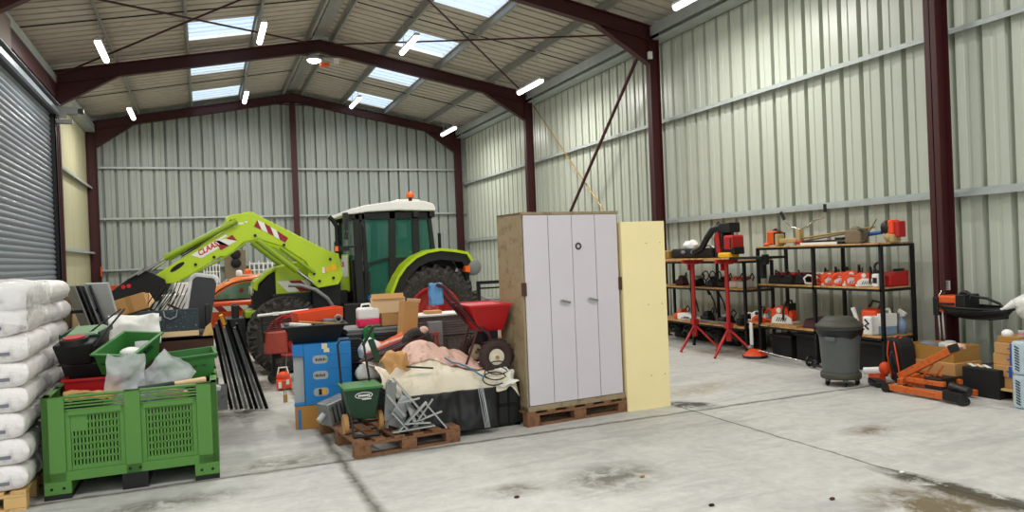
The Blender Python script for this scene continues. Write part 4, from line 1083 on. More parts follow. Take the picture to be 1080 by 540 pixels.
# ------------------------------------------------------------------ cabinet on pallet, cream panel
pallet((3.43, 6.99, 0), R(5), 1.22, .62, 'dark brown pallet under the tall double door cabinet', 'pallet_wood')
t_ = T('steel_cabinet', 'tall beige steel cabinet with two pale double doors', 'cabinet', (3.42, 6.97, .145), R(5.0))
w, d, h = .575, .26, 1.95
MB().box(-w, -w + .02, -d, d, 0, h).box(w - .02, w, -d, d, 0, h).box(-w, w, -d, d, h - .03, h).box(-w, w, -d, d, 0, .05).box(-w, w, d - .01, d, 0, h).obj('carcass', 'cabinet_side', t_, world=False, bevel=.004)
for s in (-1, 1):
    x0, x1 = (-w + .022, -.003) if s < 0 else (.003, w - .022)
    dr = MB().box(x0, x1, -d - .018, -d - .0, .055, h - .032).obj('door', 'cabinet_door', t_, world=False, bevel=.003)
    xm = (x0 + x1) / 2
    MB().box(xm - .002, xm + .002, -d - .0195, -d - .018, .055, h - .032).obj('door_crease', 'dark_grey', dr, world=False)
    hx = -.16 if s < 0 else .17
    MB().cyl((hx, -d - .018, 1.06), (hx, -d - .04, 1.06), .014).obox((hx + .045, -d - .042, 1.05), (.11, .012, .022), (0, .25, 0)).obj('handle', 'chrome', dr, world=False)
    hxx = -w + .01 if s < 0 else w - .01
    MB().box(hxx - .018, hxx + .018, -d - .03, -d + .02, 1.13, 1.26).obj('lock_hasp', 'rust_brown', dr, world=False, bevel=.003)
MB().torus((.07, -d - .021, 1.60), .028, .009, 'y', 20, 8).obj('round_lock', 'dark_grey', t_, world=False)
MB().box(-w, w, -d - .02, -d, h - .028, h).obj('front_rail', 'cabinet_side', t_, world=False); MB().box(-w, w, -d - .02, -d, 0, .05).obj('front_rail', 'cabinet_side', t_, world=False)
t_ = T('insulation_panel', 'tall cream insulation panel standing right of the cabinet', 'panel', (4.29, 6.78, 0))
MB().box(4.03, 4.56, 6.72, 6.82, 0, 1.98).obj('foam_board', 'foam_cream', t_, bevel=.002)
MB().box(4.03, 4.56, 6.715, 6.72, 0, 1.98).box(4.03, 4.56, 6.82, 6.825, 0, 1.98).obj('facing', 'foam_cream', t_)
mb = MB()
for z in (.35, 1.1, 1.75):
    for x in (4.33, 4.5): mb.cyl((x, 6.712, z), (x, 6.717, z), .006, seg=8)
mb.obj('screw', 'steel_grey', t_)
S(MB().box(4.2, 4.75, 7.2, 8.6, 0, .12), 'floor_mat_roll', 'black_matte', 'low dark slab on the floor behind the cream panel', 'slab') if False else None

# ------------------------------------------------------------------ tractor
YL = 11.75
t_ = T('tractor', 'lime green farm tractor with front loader and white cab roof', 'tractor', (2.4, 12.8, 0))
def agri_wheel(x, y0, w, r, rim_r, rim_m, name, side):
    z = r
    yc = y0 + w / 2
    prof = [(rim_r, -w * .42), (rim_r + .04, -w * .47), (r * .80, -w * .5), (r * .93, -w * .46), (r * .965, -w * .3), (r * .965, w * .3), (r * .93, w * .46), (r * .80, w * .5), (rim_r + .04, w * .47), (rim_r, w * .42)]
    mb = MB().lathe(prof, (x, yc, z), 'y', 48)
    n = 22
    for k in range(n):
        for s in (-1, 1):
            a = 2 * PI * (k + (.5 if s > 0 else 0)) / n
            base = Matrix.Translation((x, yc, z)) @ Matrix.Rotation(a, 4, 'Y')
            o_ = mb.T; mb.T = base @ Matrix.Translation((r * .975, s * w * .23, 0)) @ Matrix.Rotation(s * R(38), 4, 'X')
            mb.box(-.04, .030, -w * .30, w * .30, -.025, .025)
            mb.T = base @ Matrix.Translation((r * .92, s * w * .46, s * 0)) @ Matrix.Rotation(s * R(38), 4, 'X')
            mb.box(-.07, .035, -w * .05, w * .05, -.028, .028); mb.T = o_
    wh = mb.obj(name, 'rubber', t_)
    sd = side
    fy = sd * w * .18
    MB().lathe([(0, fy), (rim_r * .3, fy), (rim_r * .35, fy - sd * .05), (rim_r * .8, fy - sd * .08), (rim_r * .88, sd * w * .36), (rim_r * 1.02, sd * w * .43), (rim_r * 1.02, -sd * w * .4), (rim_r * .8, -sd * w * .3)], (x, yc, z), 'y', 36).obj('rim', rim_m, wh)
    mb = MB()
    for k in range(8):
        a = 2 * PI * k / 8; mb.cyl((x + rim_r * .22 * math.cos(a), yc + fy, z + rim_r * .22 * math.sin(a)), (x + rim_r * .22 * math.cos(a), yc + fy + sd * .02, z + rim_r * .22 * math.sin(a)), .014, seg=6)
    mb.obj('wheel_nuts', 'steel_grey', wh)
for s, y in ((-1, YL), (1, 13.35)):
    agri_wheel(3.50, y, .50, .775, .44, 'red_paint', 'rear_wheel', s)
    agri_wheel(1.16, y + .03 if s < 0 else y + .05, .40, .575, .32, 'red_paint', 'front_wheel', s)
# chassis and engine
mb = MB().box(.95, 3.6, 12.55, 13.05, .45, .95).box(1.0, 2.2, 12.4, 13.2, .8, 1.2).cyl((3.5, 12.2, .78), (3.5, 13.4, .78), .14, seg=16).cyl((1.16, 12.1, .58), (1.16, 13.5, .58), .09, seg=12).box(.62, 1.0, 12.55, 13.05, .4, .82)
mb.box(2.05, 2.9, 12.0, 12.5, .42, 1.0).box(2.05, 2.9, 13.1, 13.6, .42, 1.0); mb.obj('chassis', 'black_plastic', t_, bevel=.02)
hood = [(.70, 1.22), (.66, 1.30), (.74, 1.40), (.92, 1.54), (1.10, 1.64), (1.36, 1.70), (1.75, 1.75), (2.25, 1.80), (2.25, 1.22), (1.75, 1.14), (1.1, 1.16)]
mb = MB(); mb.prism([(x, z) for x, z in [(1.06, 1.62), (1.36, 1.69), (1.75, 1.74), (2.25, 1.79), (2.25, 1.16), (1.06, 1.16)]], 'y', 12.45, 13.15)
mb.prism([(.70, 1.30), (.74, 1.41), (.92, 1.55), (1.08, 1.64), (1.08, 1.58), (.94, 1.49), (.80, 1.36), (.79, 1.25)], 'y', 12.45, 13.15)
mb.obj('hood', 'lime', t_, bevel=.03, seg=3)
MB().prism([(.82, 1.34), (.95, 1.48), (1.08, 1.57), (1.08, .86), (.80, .80), (.72, .95), (.72, 1.2)], 'y', 12.46, 13.14).obj('grille', 'black_matte', t_, bevel=.02)
mb = MB().torus((.70, 12.55, 1.26), .06, .015, 'x', 20, 8); mb.ball((.71, 12.55, 1.26), (.03, .055, .055)); mb.torus((.70, 13.05, 1.26), .06, .015, 'x', 20, 8); mb.ball((.71, 13.05, 1.26), (.03, .055, .055))
mb.obj('headlight', 'reflector', t_)
MB().box(.58, .82, 12.4, 13.2, .84, .96).obj('front_bumper', 'lime_dark', t_, bevel=.03)
MB().box(.30, .60, 12.5, 13.1, .35, .85).box(.40, .5, 12.55, 12.65, .8, 1.05).box(.40, .5, 12.95, 13.05, .8, 1.05).obj('front_linkage', 'black_plastic', t_, bevel=.015)
def decal(pts, y, m, name='decal', th_=.004, parent=None):
    return MB().prism(pts, 'y', y - th_, y).obj(name, m, parent or t_)
def chevrons(x0, x1, z0, z1, y, n=4, lean=.12, parent=None, slope=0.0):
    w = (x1 - x0) / n
    for k in range(n):
        a = x0 + k * w; sl = slope
        decal([(a, z0 + sl * (a - x0)), (a + w, z0 + sl * (a + w - x0)), (a + w - lean, z1 + sl * (a + w - lean - x0)), (a - lean, z1 + sl * (a - lean - x0))], y, 'decal_red' if k % 2 else 'white_paint', 'chevron_stripe', parent=parent)
chevrons(1.24, 1.80, 1.22, 1.40, 12.44, 3, .16)
decal([(1.86, 1.42), (2.22, 1.42), (2.22, 1.77), (1.90, 1.74)], 12.445, 'white_paint', 'side_decal')
text('CLAAS', .11, (2.03, 12.439, 1.62), (PI / 2, 0, 0), 'decal_text_red', 'lettering', t_, sx=.8)
# cab
cab = []
YA, YC = 12.08, 13.52
def post(x0, x1, z0, z1, x0b=None, x1b=None):
    res = []
    for y in (YA, YC - .06):
        mb = MB(); res.append(mb)
        xb0 = x0 if x0b is None else x0b; xb1 = x1 if x1b is None else x1b
        mb.hexa([(xb0, y, z0), (xb1, y, z0), (xb1, y + .06, z0), (xb0, y + .06, z0)], [(x0, y, z1), (x1, y, z1), (x1, y + .06, z1), (x0, y + .06, z1)])
    return res
for m_ in post(2.27, 2.37, .7, 2.46, 2.28, 2.42): m_.obj('front_pillar', 'black_plastic', t_, bevel=.01)
for m_ in post(2.40, 2.46, .7, 2.44, 2.44, 2.50): m_.obj('door_frame', 'black_plastic', t_, bevel=.01)
for m_ in post(2.86, 2.97, .95, 2.46, 2.80, 2.92): m_.obj('middle_pillar', 'black_plastic', t_, bevel=.01)
for m_ in post(3.24, 3.36, 1.7, 2.46): m_.obj('rear_pillar', 'black_plastic', t_, bevel=.01)
for m_ in post(3.50, 3.57, 1.7, 2.46, 3.56, 3.64): m_.obj('rear_corner_pillar', 'black_plastic', t_, bevel=.01)
MB().box(2.3, 3.6, YA, YC, 2.34, 2.46).obj('roof_frame', 'black_plastic', t_, bevel=.01)
MB().box(2.28, 3.0, YA, YA + .1, .66, .78).box(2.28, 3.0, YC - .1, YC, .66, .78).box(2.35, 3.6, YA + .1, YC - .1, .62, .85).box(2.8, 3.62, YA + .04, YC - .04, .8, 1.72).box(2.26, 2.34, YA + .2, YC - .2, .7, 1.7).obj('cab_floor', 'black_plastic', t_, bevel=.015)
mb = MB()
for y in (YA + .03, YC - .03): mb.box(2.42, 2.86, y - .003, y + .003, .8, 2.36).box(2.95, 3.26, y - .003, y + .003, 1.7, 2.36).box(3.35, 3.54, y - .003, y + .003, 1.75, 2.36)
mb.box(2.30, 2.306, YA + .1, YC - .1, 1.65, 2.36).box(3.56, 3.566, YA + .1, YC - .1, 1.75, 2.36); mb.obj('glass', 'cab_glass', t_)
rf = MB().prism([(2.14, 2.43), (2.17, 2.50), (2.45, 2.57), (2.9, 2.63), (3.45, 2.63), (3.60, 2.58), (3.64, 2.50), (3.62, 2.46), (3.0, 2.48), (2.5, 2.46), (2.2, 2.42)], 'y', 11.98, 13.62).obj('roof', 'white_paint', t_, bevel=.03, seg=3)
MB().prism([(2.95, 2.62), (3.05, 2.68), (3.45, 2.68), (3.5, 2.62)], 'y', 12.3, 13.3).obj('roof_hatch', 'white_paint', t_, bevel=.015)
bc = MB().cyl((3.22, 12.05, 2.62), (3.22, 12.05, 2.69), .03, seg=16).box(3.21, 3.23, 12.0, 12.04, 2.5, 2.65).obj('beacon_stem', 'black_plastic', t_)
MB().lathe([(.06, 0), (.066, .02), (.062, .085), (.045, .10), (0, .103)], (3.22, 12.05, 2.685), seg=20).obj('beacon_dome', 'amber', bc)
mb = MB()
for x in (3.3, 3.58): mb.box(x - .05, x + .04, 12.0, 12.12, 2.36, 2.46)
for x in (2.24,): mb.box(x - .05, x + .04, 12.0, 12.12, 2.36, 2.44).box(x - .05, x + .04, 13.4, 13.5, 2.36, 2.44)
mb.obj('work_lamp', 'black_plastic', t_, bevel=.01)
MB().box(2.9, 3.3, 12.5, 13.1, .9, 1.35).box(3.18, 3.32, 12.55, 13.05, 1.3, 2.05).obj('seat', 'black_matte', t_, bevel=.04)
MB().torus((2.72, 12.8, 1.62), .19, .016, 'z', 24, 8).cyl((2.5, 12.8, 1.3), (2.72, 12.8, 1.62), .03).obj('steering_wheel', 'black_plastic', t_)
MB().box(2.4, 2.55, 12.55, 13.05, .9, 1.5).obj('dashboard', 'black_plastic', t_, bevel=.03)
mb = MB(); mb.obox((2.66, 12.09, 1.66), (.42, .025, .03), (0, R(-14), 0)); mb.box(2.46, 2.5, 12.06, 12.09, 1.2, 1.5); mb.obj('door_handle_bar', 'black_plastic', t_)
# exhaust, mirror, indicator
MB().tube([(2.06, 12.42, 1.75), (2.06, 12.42, 2.25), (2.0, 12.42, 2.36), (1.94, 12.42, 2.42)], .038, 12).cyl((2.06, 12.42, 1.72), (2.06, 12.42, 2.0), .055, seg=14).obj('exhaust_stack', 'black_metal', t_)
MB().cyl((4.02, 13.1, 1.75), (4.02, 13.1, 2.12), .03, seg=10).obj('rear_lamp_post', 'black_metal', t_)
MB().tube([(2.30, 12.05, 2.40), (2.18, 11.95, 2.42), (2.10, 11.85, 2.38), (2.10, 11.85, 2.1)], .012).box(2.07, 2.13, 11.75, 11.92, 2.16, 2.44).box(2.07, 2.13, 11.78, 11.90, 2.02, 2.13).obj('mirror', 'black_plastic', t_, bevel=.012)
MB().tube([(2.32, 12.05, 1.92), (2.15, 12.0, 1.90), (2.0, 11.95, 1.88)], .014).box(1.93, 2.16, 11.9, 12.0, 1.84, 1.92).obj('lamp_arm', 'black_plastic', t_, bevel=.01)
MB().box(1.93, 1.98, 11.88, 11.9, 1.84, 1.92).obj('indicator', 'amber', t_, bevel=.005)
MB().tube([(2.38, 12.04, 2.3), (2.42, 11.99, 2.2), (2.40, 11.99, 1.95), (2.38, 12.05, 1.85)], .013).obj('grab_rail', 'black_plastic', t_)
# steps
mb = MB()
for z in (.35, .6, .85): mb.box(2.4, 2.8, 11.85, 12.05, z, z + .03)
mb.box(2.4, 2.42, 11.88, 12.05, .35, 1.0).box(2.78, 2.8, 11.88, 12.05, .35, 1.0); mb.obj('step', 'black_metal', t_)
# rear fenders: dark arch with a lime edge
fo = [(2.70, .95), (2.76, 1.18), (2.86, 1.40), (3.00, 1.58), (3.18, 1.72), (3.38, 1.80), (3.62, 1.83), (3.85, 1.80), (4.08, 1.75), (4.16, 1.62)]
def offs(pts, d, c=(3.5, .80)):
    o = []
    for x, z in pts:
        v = Vector((c[0] - x, c[1] - z)).normalized(); o.append((x + v.x * d, z + v.y * d))
    return o
for y0, y1 in ((11.70, 12.2), (13.4, 13.9)):
    a = fo; b = offs(fo, .045)
    mb = MB()
    for i in range(len(a) - 1): mb.prism([a[i], a[i + 1], b[i + 1], b[i]], 'y', y0, y1)
    mb.obj('fender_edge', 'lime', t_)
    c = offs(fo, .05); d = offs(fo, .19); mb = MB()
    for i in range(len(a) - 1): mb.prism([c[i], c[i + 1], d[i + 1], d[i]], 'y', y0 + .04, y1)
    mb.prism([(2.80, 1.0), (2.9, 1.35), (3.1, 1.62), (3.4, 1.76), (3.9, 1.72), (4.05, 1.5), (3.9, 1.1), (3.4, .9)], 'y', (12.26 if y0 < 12 else 13.28), (12.32 if y0 < 12 else 13.34))
    mb.obj('fender', 'black_plastic', t_)
    MB().box(4.02, 4.1, y0, y0 + .12, 1.42, 1.52).obj('rear_reflector', 'amber', t_)
MB().box(4.34, 4.42, 12.6, 12.9, 1.35, 1.72).box(4.3, 4.36, 12.5, 13.1, .5, 1.4).obj('rear_hitch_frame', 'black_metal', t_)
MB().lathe([(0, 0), (.13, 0), (.15, .04), (.12, .1), (0, .12)], (4.42, 12.4, 1.48), 'y', 24).obj('round_rear_lamp', 'mid_grey', t_)
# loader
arm = [(-.66, 1.58), (.36, 2.245), (.34, 2.40), (.40, 2.45), (.72, 2.50), (.82, 2.44), (1.85, 1.86), (2.02, 1.80), (2.08, 1.46), (2.0, 1.31), (1.68, 1.27), (1.52, 1.40), (1.56, 1.58), (1.50, 1.70), (1.15, 1.95), (.82, 2.07), (.60, 2.04), (.44, 1.90), (.32, 1.82), (.26, 1.83), (-.35, 1.46), (-.60, 1.45)]
for y in (12.10, 13.35):
    a_ = MB().prism(arm, 'y', y, y + .12).obj('loader_arm', 'lime', t_, bevel=.012)
    # cylinders
    for (p, q, rr_, m_) in (((-.52, 1.83), (.50, 2.36), .045, 'lime_dark'), ((-.75, 1.66), (-.50, 1.84), .022, 'chrome'), ((.78, 2.06), (1.36, 1.56), .05, 'lime_dark'), ((1.36, 1.56), (1.60, 1.36), .025, 'chrome'), ((1.12, 1.93), (1.62, 1.52), .028, 'lime_dark'), ((-.3, 1.87), (.45, 2.315), .010, 'black_metal')):
        yy = y + .06 if m_ != 'lime' else y
        MB().cyl((p[0], y - .03, p[1]), (q[0], y - .03, q[1]), rr_, seg=14).obj('hydraulic_cylinder', m_, a_)
    MB().tube([(-.32, y - .02, 1.49), (.3, y - .02, 1.80), (.62, y - .02, 2.01)], .014).obj('hydraulic_pipe', 'lime_dark', a_)
    if y < 12.5:
        Y_ = y - .002
        slot = [(-.44 + .10 * math.cos(t), 1.695 + .038 * math.sin(t) + .6 * .10 * math.cos(t)) for t in [2 * PI * k / 16 for k in range(16)]]
        decal([(x + .09, z - .0) for x, z in slot], Y_, 'black_matte', 'arm_slot', parent=a_)
        # white panel with red lettering along the arm, slope ~33 degrees
        decal([(-.16, 1.86), (-.02, 1.81), (.24, 1.955), (.38, 1.99), (.24, 2.07), (.37, 2.14), (.33, 2.155)], Y_, 'white_paint', 'arm_decal', parent=a_)
        decal([(.19, 2.06), (.27, 1.99), (.36, 1.985), (.50, 2.055), (.36, 2.10)], Y_, 'white_paint', 'arm_decal', parent=a_)
        decal([(.21, 2.01), (.38, 1.99), (.26, 1.92)], Y_ - .003, 'decal_red', 'arm_chevron', parent=a_)
        decal([(.34, 2.09), (.50, 2.055), (.43, 2.15)], Y_ - .003, 'decal_red', 'arm_chevron', parent=a_)
        text('CLAAS', .115, (.075, Y_ - .006, 1.948), (PI / 2, R(-29), 0), 'decal_text_red', 'lettering', a_, sx=.9, shear=.25)
        top = [(.80, 2.37), (.90, 2.32), (.98, 2.265), (1.07, 2.215), (1.15, 2.165), (1.25, 2.075)]
        bot = [(.75, 2.27), (.86, 2.215), (.96, 2.16), (1.06, 2.095), (1.15, 2.04), (1.20, 2.01)]
        for k, cm in enumerate(('decal_red', 'white_paint', 'decal_red', 'white_paint', 'decal_red')):
            if k == 0: pts = [(.75, 2.27), (.86, 2.215), (.80, 2.37)]
            elif k == 4: pts = [(1.11, 2.10), (1.20, 2.01), (1.25, 2.075), (1.08, 2.20)]
            elif k == 1: pts = [(.86, 2.215), (.95, 2.165), (.90, 2.32), (.80, 2.37)]
            elif k == 2: pts = [(.95, 2.165), (1.04, 2.11), (.99, 2.26), (.90, 2.32)]
            else: pts = [(1.04, 2.11), (1.20, 2.01), (1.11, 2.10), (1.08, 2.20), (.99, 2.26)]
            if k == 3: pts = [(1.04, 2.11), (1.12, 2.06), (1.08, 2.20), (.99, 2.26)]
            if k == 4: pts = [(1.12, 2.06), (1.20, 2.01), (1.25, 2.075), (1.08, 2.20)]
            decal(pts, Y_ - .001, cm, 'arm_chevron', parent=a_)
        text('ARION', .06, (.55, Y_ - .003, 2.32), (PI / 2, R(-14), 0), 'white_paint', 'model_lettering', a_, sx=.9, shear=.3) if False else None
        MB().box(.50, .60, Y_ - .003, Y_, 2.305, 2.335).box(.62, .66, Y_ - .003, Y_, 2.33, 2.355).box(.43, .48, Y_ - .003, Y_, 2.285, 2.30).obj('worn_marking', 'white_paint', a_)
        mb = MB()
        for x, z in ((.42, 2.36), (.76, 2.13), (1.18, 1.97), (1.88, 1.72), (1.70, 1.38), (1.92, 1.42), (-.1, 1.72), (.16, 1.82), (1.62, 1.50)): mb.cyl((x, Y_ - .02, z), (x, Y_, z), .022, seg=12)
        mb.obj('pivot_pin', 'black_metal', a_)
        MB().cyl((1.84, Y_ - .006, 1.56), (1.84, Y_ - .001, 1.56), .045, seg=20).cyl((1.93, Y_ - .006, 1.58), (1.93, Y_ - .001, 1.58), .05, seg=20).obj('warning_sticker', 'yellow', a_)
        MB().prism([(1.75, 1.50), (1.79, 1.50), (1.79, 1.60), (1.75, 1.60)], 'y', Y_ - .006, Y_ - .001).obj('warning_sticker', 'white_paint', a_)
MB().cyl((.5, 12.15, 2.15), (.5, 13.42, 2.15), .07, seg=16).cyl((-.5, 12.15, 1.55), (-.5, 13.42, 1.55), .05, seg=16).obj('cross_tube', 'lime_dark', t_)
MB().box(1.6, 2.05, 12.22, 12.5, .8, 1.4).obj('loader_bracket', 'black_metal', t_, bevel=.01); MB().box(1.6, 2.05, 13.1, 13.4, .8, 1.4).obj('loader_bracket', 'black_metal', t_, bevel=.01)
MB().tube([(1.22, 12.05, 1.34), (1.4, 12.0, 1.33), (1.62, 11.98, 1.25), (1.80, 12.0, 1.10), (1.9, 12.1, .95)], .03).obj('air_hose', 'mid_grey', t_)
bk = MB().prism([(-1.42, 1.22), (-1.22, 1.38), (-.96, 1.58), (-.92, 1.64), (-.80, 1.68), (-.68, 1.62), (-.52, 1.52), (-.50, 1.40), (-.60, 1.22), (-.9, 1.1), (-1.2, 1.12)], 'y', 11.95, 13.6).obj('tool_carrier', 'black_matte', t_, bevel=.02)
MB().obox((-.86, 11.93, 1.64), (.30, .04, .03), (0, R(-30), 0)).obox((-.72, 11.93, 1.70), (.36, .03, .025), (0, R(-32), 0)).obj('carrier_links', 'steel_grey', t_)
MB().cyl((-1.06, 11.945, 1.44), (-1.06, 11.95, 1.44), .03, seg=12).cyl((-.99, 11.945, 1.45), (-.99, 11.95, 1.45), .03, seg=12).obj('red_marking', 'decal_text_red', t_)

# ------------------------------------------------------------------ orange service car
t_ = T('service_car', 'orange car with red white side stripes and roof beacon behind the tractor', 'car', (1.0, 15.8, 0))
Y0, Y1 = 15.0, 16.6
low = [(-.78, .30), (-.80, .62), (-.66, .84), (-.10, .98), (.18, 1.01), (2.55, 1.04), (2.62, .9), (2.62, .34)]
MB().prism(low, 'y', Y0, Y1).obj('body', 'car_red_orange', t_, bevel=.06, seg=3)
gh = [(-.02, .99), (.16, 1.20), (.38, 1.36), (.66, 1.45), (1.1, 1.49), (1.9, 1.46), (2.4, 1.30), (2.56, 1.03)]
MB().prism(gh, 'y', Y0 + .10, Y1 - .10).obj('cabin', 'car_orange', t_, bevel=.07, seg=3)
MB().box(-.6, -.15, Y0 + .1, Y1 - .1, .86, .98).obj('bonnet', 'car_orange', t_, bevel=.04)
def gl_(pts, y): 
    return MB().prism(pts, 'y', y - .004, y)
g = gl_([(.12, 1.04), (.30, 1.19), (.52, 1.30), (.74, 1.35), (.98, 1.36), (.98, 1.05)], Y0 + .098); g.prism([(1.05, 1.05), (1.05, 1.37), (1.7, 1.36), (2.1, 1.2), (2.15, 1.05)], 'y', Y0 + .094, Y0 + .098); g.obj('side_window', 'car_glass', t_)
mb = MB(); fr = [(.06, 1.03), (.26, 1.22), (.50, 1.34), (.74, 1.385), (1.02, 1.39)]
mb.tube([(x, Y0 + .094, z) for x, z in fr], .012).tube([(.06, Y0 + .094, 1.035), (1.02, Y0 + .094, 1.035)], .012); mb.obj('window_seal', 'black_plastic', t_)
MB().hexa([(-.02, Y0 + .2, 1.02), (-.01, Y0 + .2, 1.02), (-.01, Y1 - .2, 1.02), (-.02, Y1 - .2, 1.02)], [(.44, Y0 + .25, 1.41), (.46, Y0 + .25, 1.40), (.46, Y1 - .25, 1.40), (.44, Y1 - .25, 1.41)]).obj('windscreen', 'car_glass', t_)
chevrons(.10, .98, .82, .92, Y0 - .001, 6, .09)
MB().obox((.06, Y0 - .07, 1.07), (.09, .12, .09), (0, 0, .3)).obj('door_mirror', 'orange_paint', t_, bevel=.02)
MB().box(.66, .88, 15.2, 15.5, 1.47, 1.50).box(.70, .90, 15.5, 16.2, 1.47, 1.49).obj('beacon_base', 'white_plastic', t_)
MB().lathe([(.07, 0), (.07, .07), (.05, .10), (0, .105)], (.80, 15.3, 1.50), seg=18).obj('beacon_dome', 'amber', t_)
MB().lathe([(.06, 0), (.06, .07), (.04, .10), (0, .105)], (.64, 15.3, 1.48), seg=18).obj('beacon_dome', 'white_plastic', t_)
MB().obox((.66, Y0 + .085, 1.2), (.07, .01, .07), (0, R(45), 0)).obj('window_sticker', 'decal_red', t_)
for x in (-.2, 2.0):
    for y0, y1 in ((Y0 - .01, Y0 + .17), (Y1 - .17, Y1 + .01)):
        w_ = MB().lathe([(.18, y0), (.27, y0), (.30, y0 + .03), (.30, y1 - .03), (.27, y1), (.18, y1)], (x, 0, .30), 'y', 28).obj('wheel', 'rubber', t_)
        MB().lathe([(0, y0 + .02), (.18, y0 + .01), (.18, y1)], (x, 0, .30), 'y', 20).obj('wheel_rim', 'mid_grey', w_)

# ------------------------------------------------------------------ red motor machine in front of the tractor wheel
t_ = T('motor_tiller', 'red finned motor machine with black slatted guard and caster wheel', 'garden machine', (1.0, 10.9, 0))
mb = MB()
for i in range(6): mb.cyl((.70, 10.75, .90 - i * .028), (1.38, 10.75, .92 - i * .028), .008, seg=6)
mb.box(.70, .73, 10.73, 10.77, .70, 1.0).box(1.36, 1.39, 10.73, 10.77, .70, 1.0).box(.72, 1.38, 10.8, 11.15, .60, .74)
mb.obj('slatted_guard', 'black_metal', t_)
MB().cyl((.66, 10.72, .985), (1.34, 10.72, 1.02), .018, seg=10).box(.86, .94, 10.70, 10.74, .975, 1.02).obj('top_bar', 'white_paint', t_)
MB().torus((1.10, 10.9, .78), .20, .012, 'y', 32, 8).torus((1.10, 10.96, .78), .14, .01, 'y', 32, 8).obj('guard_ring', 'red_paint', t_)
prf = []
for k in range(9): prf += [(.17, k * .035), (.15, k * .035 + .017)]
mb = MB().lathe([(0, 0)] + prf + [(0, .31)], (.90, 10.85, .45), 'z', 28); mb.obj('finned_housing', 'fin_red', t_)
MB().box(.95, 1.35, 10.85, 11.2, .42, .72).cyl((1.2, 10.8, .55), (1.2, 11.2, .55), .14, seg=20).obj('engine_block', 'red_paint', t_, bevel=.02)
MB().box(.84, .96, 10.85, 11.15, .36, .45).cyl((.88, 11.0, .42), (.86, 11.0, .12), .025).box(1.2, 1.26, 10.9, 11.0, 0, .45).box(.84, .90, 10.94, 11.06, .12, .2).obj('frame', 'black_metal', t_)
MB().cyl((.86, 10.96, .08), (.86, 11.03, .08), .08, seg=20).obj('caster_wheel', 'rubber', t_, bevel=.01)
t_ = T('orange_chainsaw', 'small orange red saw on the floor left of the blue carton', 'chainsaw', (.93, 10.35, 0))
MB().box(.84, 1.03, 10.28, 10.42, .02, .15).ball((.93, 10.35, .18), (.09, .07, .07)).obj('body', 'orange_red', t_, bevel=.02)
MB().tube([(.86, 10.35, .2), (.88, 10.35, .30), (.98, 10.35, .30), (1.0, 10.35, .2)], .012).obj('handle', 'white_paint', t_)
MB().box(.86, .90, 10.27, 10.28, .04, .12).box(.96, 1.0, 10.27, 10.28, .08, .14).obj('markings', 'white_paint', t_)

# ------------------------------------------------------------------ things along the back wall
t_ = T('brown_locker', 'brown board with two black discs leaning on the back wall', 'board', (.9, 23.9, 0))
MB().box(.60, 1.20, 23.8, 23.95, 0, 2.12).obj('board', 'board_brown', t_, bevel=.01)
for z in (2.0, 1.73): MB().lathe([(0, -.06), (.12, -.06), (.145, -.02), (.145, 0)], (.92, 23.8, z), 'y', 24).obj('disc', 'black_matte', t_)
def wrack(x0, x1, lab, y=23.6):
    t = T('wire_rack', lab, 'rack', ((x0 + x1) / 2, y, 0)); mb = MB()
    n = 6
    for i in range(n):
        x = x0 + (x1 - x0) * i / (n - 1); mb.cyl((x, y, .0), (x, y, 1.78 - .06 * (i % 2)), .016, seg=6).cyl((x, y + .3, 0), (x, y + .3, 1.7), .016, seg=6)
    for z in (.5, 1.1, 1.5, 1.7): mb.cyl((x0, y, z), (x1, y, z), .014, seg=6).cyl((x0, y + .3, z), (x1, y + .3, z), .014, seg=6)
    for x in (x0, x1): mb.cyl((x, y, 1.6), (x, y + .3, 1.6), .014, seg=6)
    mb.obj('frame', 'white_paint', t)
wrack(.02, .45, 'white wire rack left of the brown board at the back wall'); wrack(1.3, 1.95, 'white wire rack right of the brown board at the back wall')
t_ = T('steel_cupboard', 'grey cupboard below the girt at the back left corner', 'cupboard', (-2.2, 23.4, 0))
MB().box(-2.58, -1.5, 23.1, 23.7, 0, 1.0).obj('body', 'dark_grey', t_, bevel=.01); MB().box(-2.06, -2.05, 23.09, 23.1, .05, .95).obj('door_gap', 'black_matte', t_)
o = tub(MB(), .62, .4, .24, .05).obj('orange_tub', 'orange_paint'); place(o, (-2.22, 23.35, 1.0)); tag(o, 'orange tub on the grey cupboard in the back left corner', 'tub')
S(MB().box(-.62, -.1, 18.6, 19.1, 0, 1.32), 'cream_carton', 'paper_white', 'cream box standing far behind the garden forks', 'box', bevel=.01)
t_ = T('compressor', 'black framed machine with pale cover seen between tractor and cabinet', 'machine', (5.0, 13.4, 0))
MB().box(4.75, 5.3, 13.1, 13.7, .08, .62).obj('cover', 'tarp_pink', t_, bevel=.05)
MB().box(4.72, 4.78, 13.1, 13.16, 0, 1.2).box(5.24, 5.3, 13.1, 13.16, 0, 1.25).box(4.72, 5.34, 13.08, 13.14, 1.14, 1.2).box(4.72, 5.34, 13.08, 13.14, 1.05, 1.08).cyl((4.9, 13.4, 0), (4.9, 13.4, .8), .05).obj('frame', 'black_metal', t_)
MB().ball((4.85, 13.35, .78), (.12, .14, .14)).box(4.98, 5.2, 13.2, 13.5, .62, .86).obj('engine', 'mid_grey', t_, bevel=.02)
MB().box(5.30, 5.33, 13.1, 13.14, .4, 1.2).obj('red_post', 'red_paint', t_)

